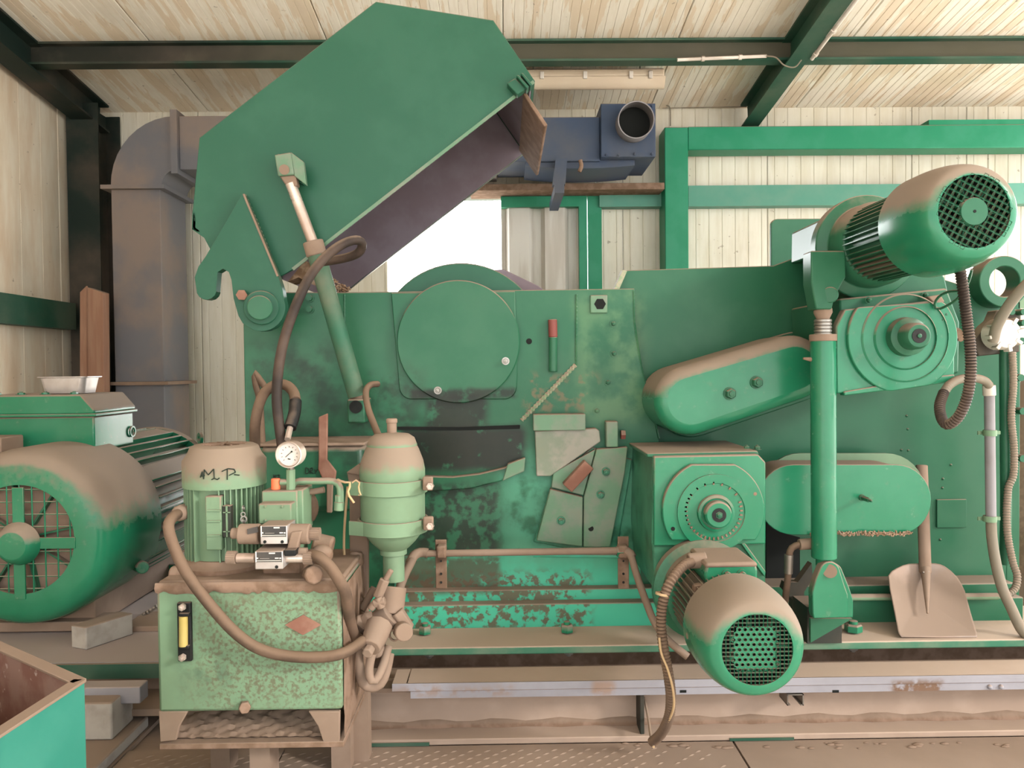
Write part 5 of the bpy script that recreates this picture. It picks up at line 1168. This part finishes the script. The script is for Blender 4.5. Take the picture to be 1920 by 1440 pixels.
hose('cable', 'thin green wire looped in front of the upper gear case', [(1822, 505, 1.9), (1815, 530, 1.95), (1795, 560, 2.0), (1765, 578, 2.06), (1753, 576, 2.07), (1757, 560, 2.06), (1775, 548, 2.03), (1800, 545, 1.98)], .0035, 'green', 'cable')
Yc = 2.30
cd = thing('white_conduit', 'upright pale grey plastic conduit clamped to the machine beside the grey ribbed sleeve', 'conduit', P(1858, 960, Yc))
obj('tube', MB().cyl(P(1855, 735, Yc), P(1858, 975, Yc), L(9, Yc), n=20), 'conduit', cd)
obj('coupler', MB().cyl(P(1854, 722, Yc), P(1855, 742, Yc), L(11, Yc), n=20), 'white', cd, bevel=.002)
for py in (812, 973): obj('clamp', MB().ring(P(1856, py + 5, Yc), (0, 0, 1), .0145, .019, .018, 20).rect(1834, 1876, py - 4, py + 3, Yc + .014, .004), 'palegreen', cd)
hose('cable', 'fat grey cable leaving the white conduit and bending to the flange', [(1858, 972, 2.30), (1860, 1010, 2.30), (1868, 1060, 2.28), (1880, 1105, 2.26), (1896, 1140, 2.24), (1915, 1180, 2.22), (1935, 1200, 2.2)], .0150, 'greyhose', 'cable')
hose('green_conduit', 'green steel conduit running down the right end beside the cable', [(1884, 655, 2.36), (1885, 800, 2.36), (1886, 950, 2.36), (1884, 1058, 2.36)], .016, 'green', 'conduit')
hose('corrugated_sleeve', 'grey ribbed sleeve descending from the round terminal box', [(1898, 660, 2.33), (1900, 720, 2.33), (1896, 780, 2.33), (1901, 840, 2.33), (1900, 890, 2.33), (1890, 920, 2.33), (1888, 990, 2.32), (1898, 1050, 2.31), (1907, 1080, 2.30), (1902, 1105, 2.29), (1880, 1120, 2.28)], .0115, 'greyhose', 'sleeve', .0085)
hose('cable', 'thick dusty cable rising from the round terminal box out of sight', [(1945, 515, 2.2), (1918, 540, 2.22), (1892, 572, 2.25), (1870, 610, 2.28), (1862, 640, 2.30)], .0155, 'greyhose', 'cable')
jb = thing('terminal_box', 'round pale terminal box on a dark plate at the machine end', 'box', P(1886, 625, 2.34))
obj('mount_plate', MB().pxprism([(1824, 640), (1850, 610), (1862, 600), (1870, 581), (1915, 580), (1912, 660), (1835, 668)], 2.36, .05), 'darkbeam', jb, bevel=.004)
dk = obj('cover', MB().lathe([(L(30, 2.3), .04), (L(30, 2.3), 0), (L(26, 2.3), -.012), (0, -.014)], P(1884, 626, 2.30), (0, 1, 0), 32), 'white', jb)
for k in range(8):
    g = 2 * math.pi * k / 8 + .2; u = Vector((math.cos(g), 0, math.sin(g))); obj('lug', MB().obox(P(1884, 626, 2.30) + u * L(27, 2.3), u * .012, (0, .014, 0), Vector((-u.z, 0, u.x)) * .006), 'white', dk, bevel=.002)
for px, py in ((1886, 586), (1908, 586), (1909, 606)): bolt(jb, P(px, py, 2.36), .010, .03, 'green', washer=0, hollow=True, name='pipe_end')
single('number_plate', MB().rect(1910, 1935, 552, 578, 2.5, .004), 'palegreen', 'small pale plate fixed at the extreme right end of the machine', 'plate')

# ---------------------------------------------------------------- walkway plank, beam, shovel
Yw = 2.05
wk = thing('walkway_plank', 'long dusty aluminium plank with folded front edge below the machine', 'plank', P(1300, 1300, Yw))
zt, zm_, zb3 = P(1300, 1274, Yw).z, P(1300, 1288, Yw).z, P(1300, 1303, Yw).z
xa, xb = P(735, 1275, Yw).x, 2.1
ybk = PZ(1300, 1246, zt).y
xs1 = P(768, 1262, 2.1).x
obj('top_sheet', MB().box(xa, xs1 - .004, Yw + .001, ybk, zt - .003, zt - .001), 'beamdust', wk)
obj('top_sheet', MB().box(xs1, xb, Yw + .001, ybk, zt - .003, zt), 'beamdust', wk)
obj('front_edge', MB().box(xa, xb, Yw, Yw + .003, zm_, zt), 'plank', wk)
obj('front_edge', MB().box(xa + .05, xb, Yw + .004, Yw + .007, zb3, zm_ + .001), 'plank', wk)
obj('groove', MB().box(xa + .05, xb, Yw + .0025, Yw + .0045, zm_ - .002, zm_ + .001), 'brown', wk)
for px in (1281, 1567): obj('slot', MB().rect(px - 6, px + 6, 1294, 1299, Yw + .003, .002), 'dark', wk)
for px in (1856, 1877): obj('rivet', MB().sphere(P(px, 1288, Yw + .002), .007, 6), 'plank', wk)
q = MB(); Yh = Yw + .01
q.rect(1476, 1507, 1302, 1304, Yh, .06).rect(1476, 1478, 1302, 1323, Yh, .06).rect(1505, 1507, 1302, 1323, Yh, .06).rect(1476, 1482, 1321, 1323, Yh, .06).rect(1501, 1507, 1321, 1323, Yh, .06)
obj('hanger_channel', q, 'steel', wk)
bmx = thing('base_beam', 'long dusty steel beam lying on the floor under the plank', 'beam', P(1300, 1390, 2.1))
xa, xb = P(655, 1350, 2.1).x, 2.15
yfl = PZ(1100, 1394, .0).y; ywb = PZ(1100, 1358, .018).y
obj('bottom_flange', MB().box(xa, xb, yfl, ywb + .10, .001, .018), 'beamdust', bmx, bevel=.003)
obj('web', MB().box(xa, xb, ywb, ywb + .012, .018, zb3 + .02), 'beamdust', bmx)
obj('top_flange', MB().box(xa, xb, Yw + .03, ywb + .09, zb3 + .006, zb3 + .018), 'brownsmooth', bmx)
q = MB()
q.tube([(xa, ywb + .012, .016), (0, ywb + .014, .018), (.8, ywb + .012, .017), (xb, ywb + .012, .016)], .026, 10, .05, lambda i: .024 + .004 * math.sin(i * 1.7))
obj('dust_drift', q, 'brown', bmx)
pt = P(1204, 1340, ywb - .03)
obj('stiffener', MB().box(pt.x - .012, pt.x, yfl + .01, ywb, .018, zb3 + .006), 'darkbeam', bmx, bevel=.002)
q = MB()
for i in range(34):
    u = random.uniform(1150, 1900); p = PZ(u, 1396 + random.uniform(-3, 8), .0); q.sphere((p.x, p.y, .001), random.uniform(.003, .009), 4, (1.8, .9, .5))
obj('dirt_clods', q, 'brown', bmx, kind='stuff')
obj('paint_strip', MB().box(xa, xa + .23, yfl - .004, yfl, .002, .012), 'beamgreen', bmx)
obj('paint_strip', MB().box(.62, .80, yfl - .004, yfl, .002, .010), 'beamgreen', bmx)

# shovel leaning on the machine
sv = thing('shovel', 'dusty square mouth steel shovel leaning on the machine with blade down', 'shovel', PZ(1760, 1195, zflt))
out = [(1664.8, 1079.6), (1671, 1071), (1681, 1065), (1692, 1060), (1704, 1057), (1728, 1056), (1751, 1056), (1762, 1058), (1771, 1062), (1783, 1071), (1794, 1082), (1802, 1094), (1809, 1109), (1820, 1150), (1832, 1190), (1831, 1195), (1760, 1196), (1690, 1195), (1684, 1187), (1677, 1150), (1668, 1106)]
pb = PZ(1760, 1195, zflt + .002); ptop = P(1735, 1058, 2.385)
def bl(px, py, f):
    t = (1195 - py) / (1195 - 1056); Y = pb.y + (ptop.y - pb.y) * t; return P(px, py, Y) + Vector((0, .030 * (1 - f ** 2) , 0))
cxp, cyp = 1742, 1128; q = MB(); vs = []
rr_ = [1, .96, .85, .65, .4, .15]
for f in rr_: vs += [bl(cxp + (x - cxp) * f, cyp + (y - cyp) * f, f) for x, y in out]
m_ = len(out)
fs = [(j * m_ + i, j * m_ + (i + 1) % m_, (j + 1) * m_ + (i + 1) % m_, (j + 1) * m_ + i) for j in range(len(rr_) - 1) for i in range(m_)] + [tuple(range(5 * m_, 6 * m_))]
q.add(vs, fs); b_ = obj('blade', q, 'plank', sv)
mo = b_.modifiers.new('thick', 'SOLIDIFY'); mo.thickness = .003
b_.data.materials[0] = mat('dusty_shovel_steel', srgb(150, 136, 128), srgb(168, 144, 130), rough=.7, metal=.1, film=.75, nscale=3)
a = P(1739, 1150, pb.y + .045); b = P(1735, 1060, 2.37)
q = MB(); q.cyl(a, b, .003, .016, n=14); obj('socket_ridge', q, 'brownsmooth', sv)
a, b = P(1735, 1075, 2.365), P(1728, 872, 2.432)
obj('handle', MB().cyl(a, b, L(10.5, 2.4), n=20), 'brownsmooth', sv, bevel=.003)
for px, py in ((1731, 1073), (1740, 1072), (1740, 1085)): obj('rivet', MB().sphere(P(px, py, 2.345), .004, 6), 'steel', sv)
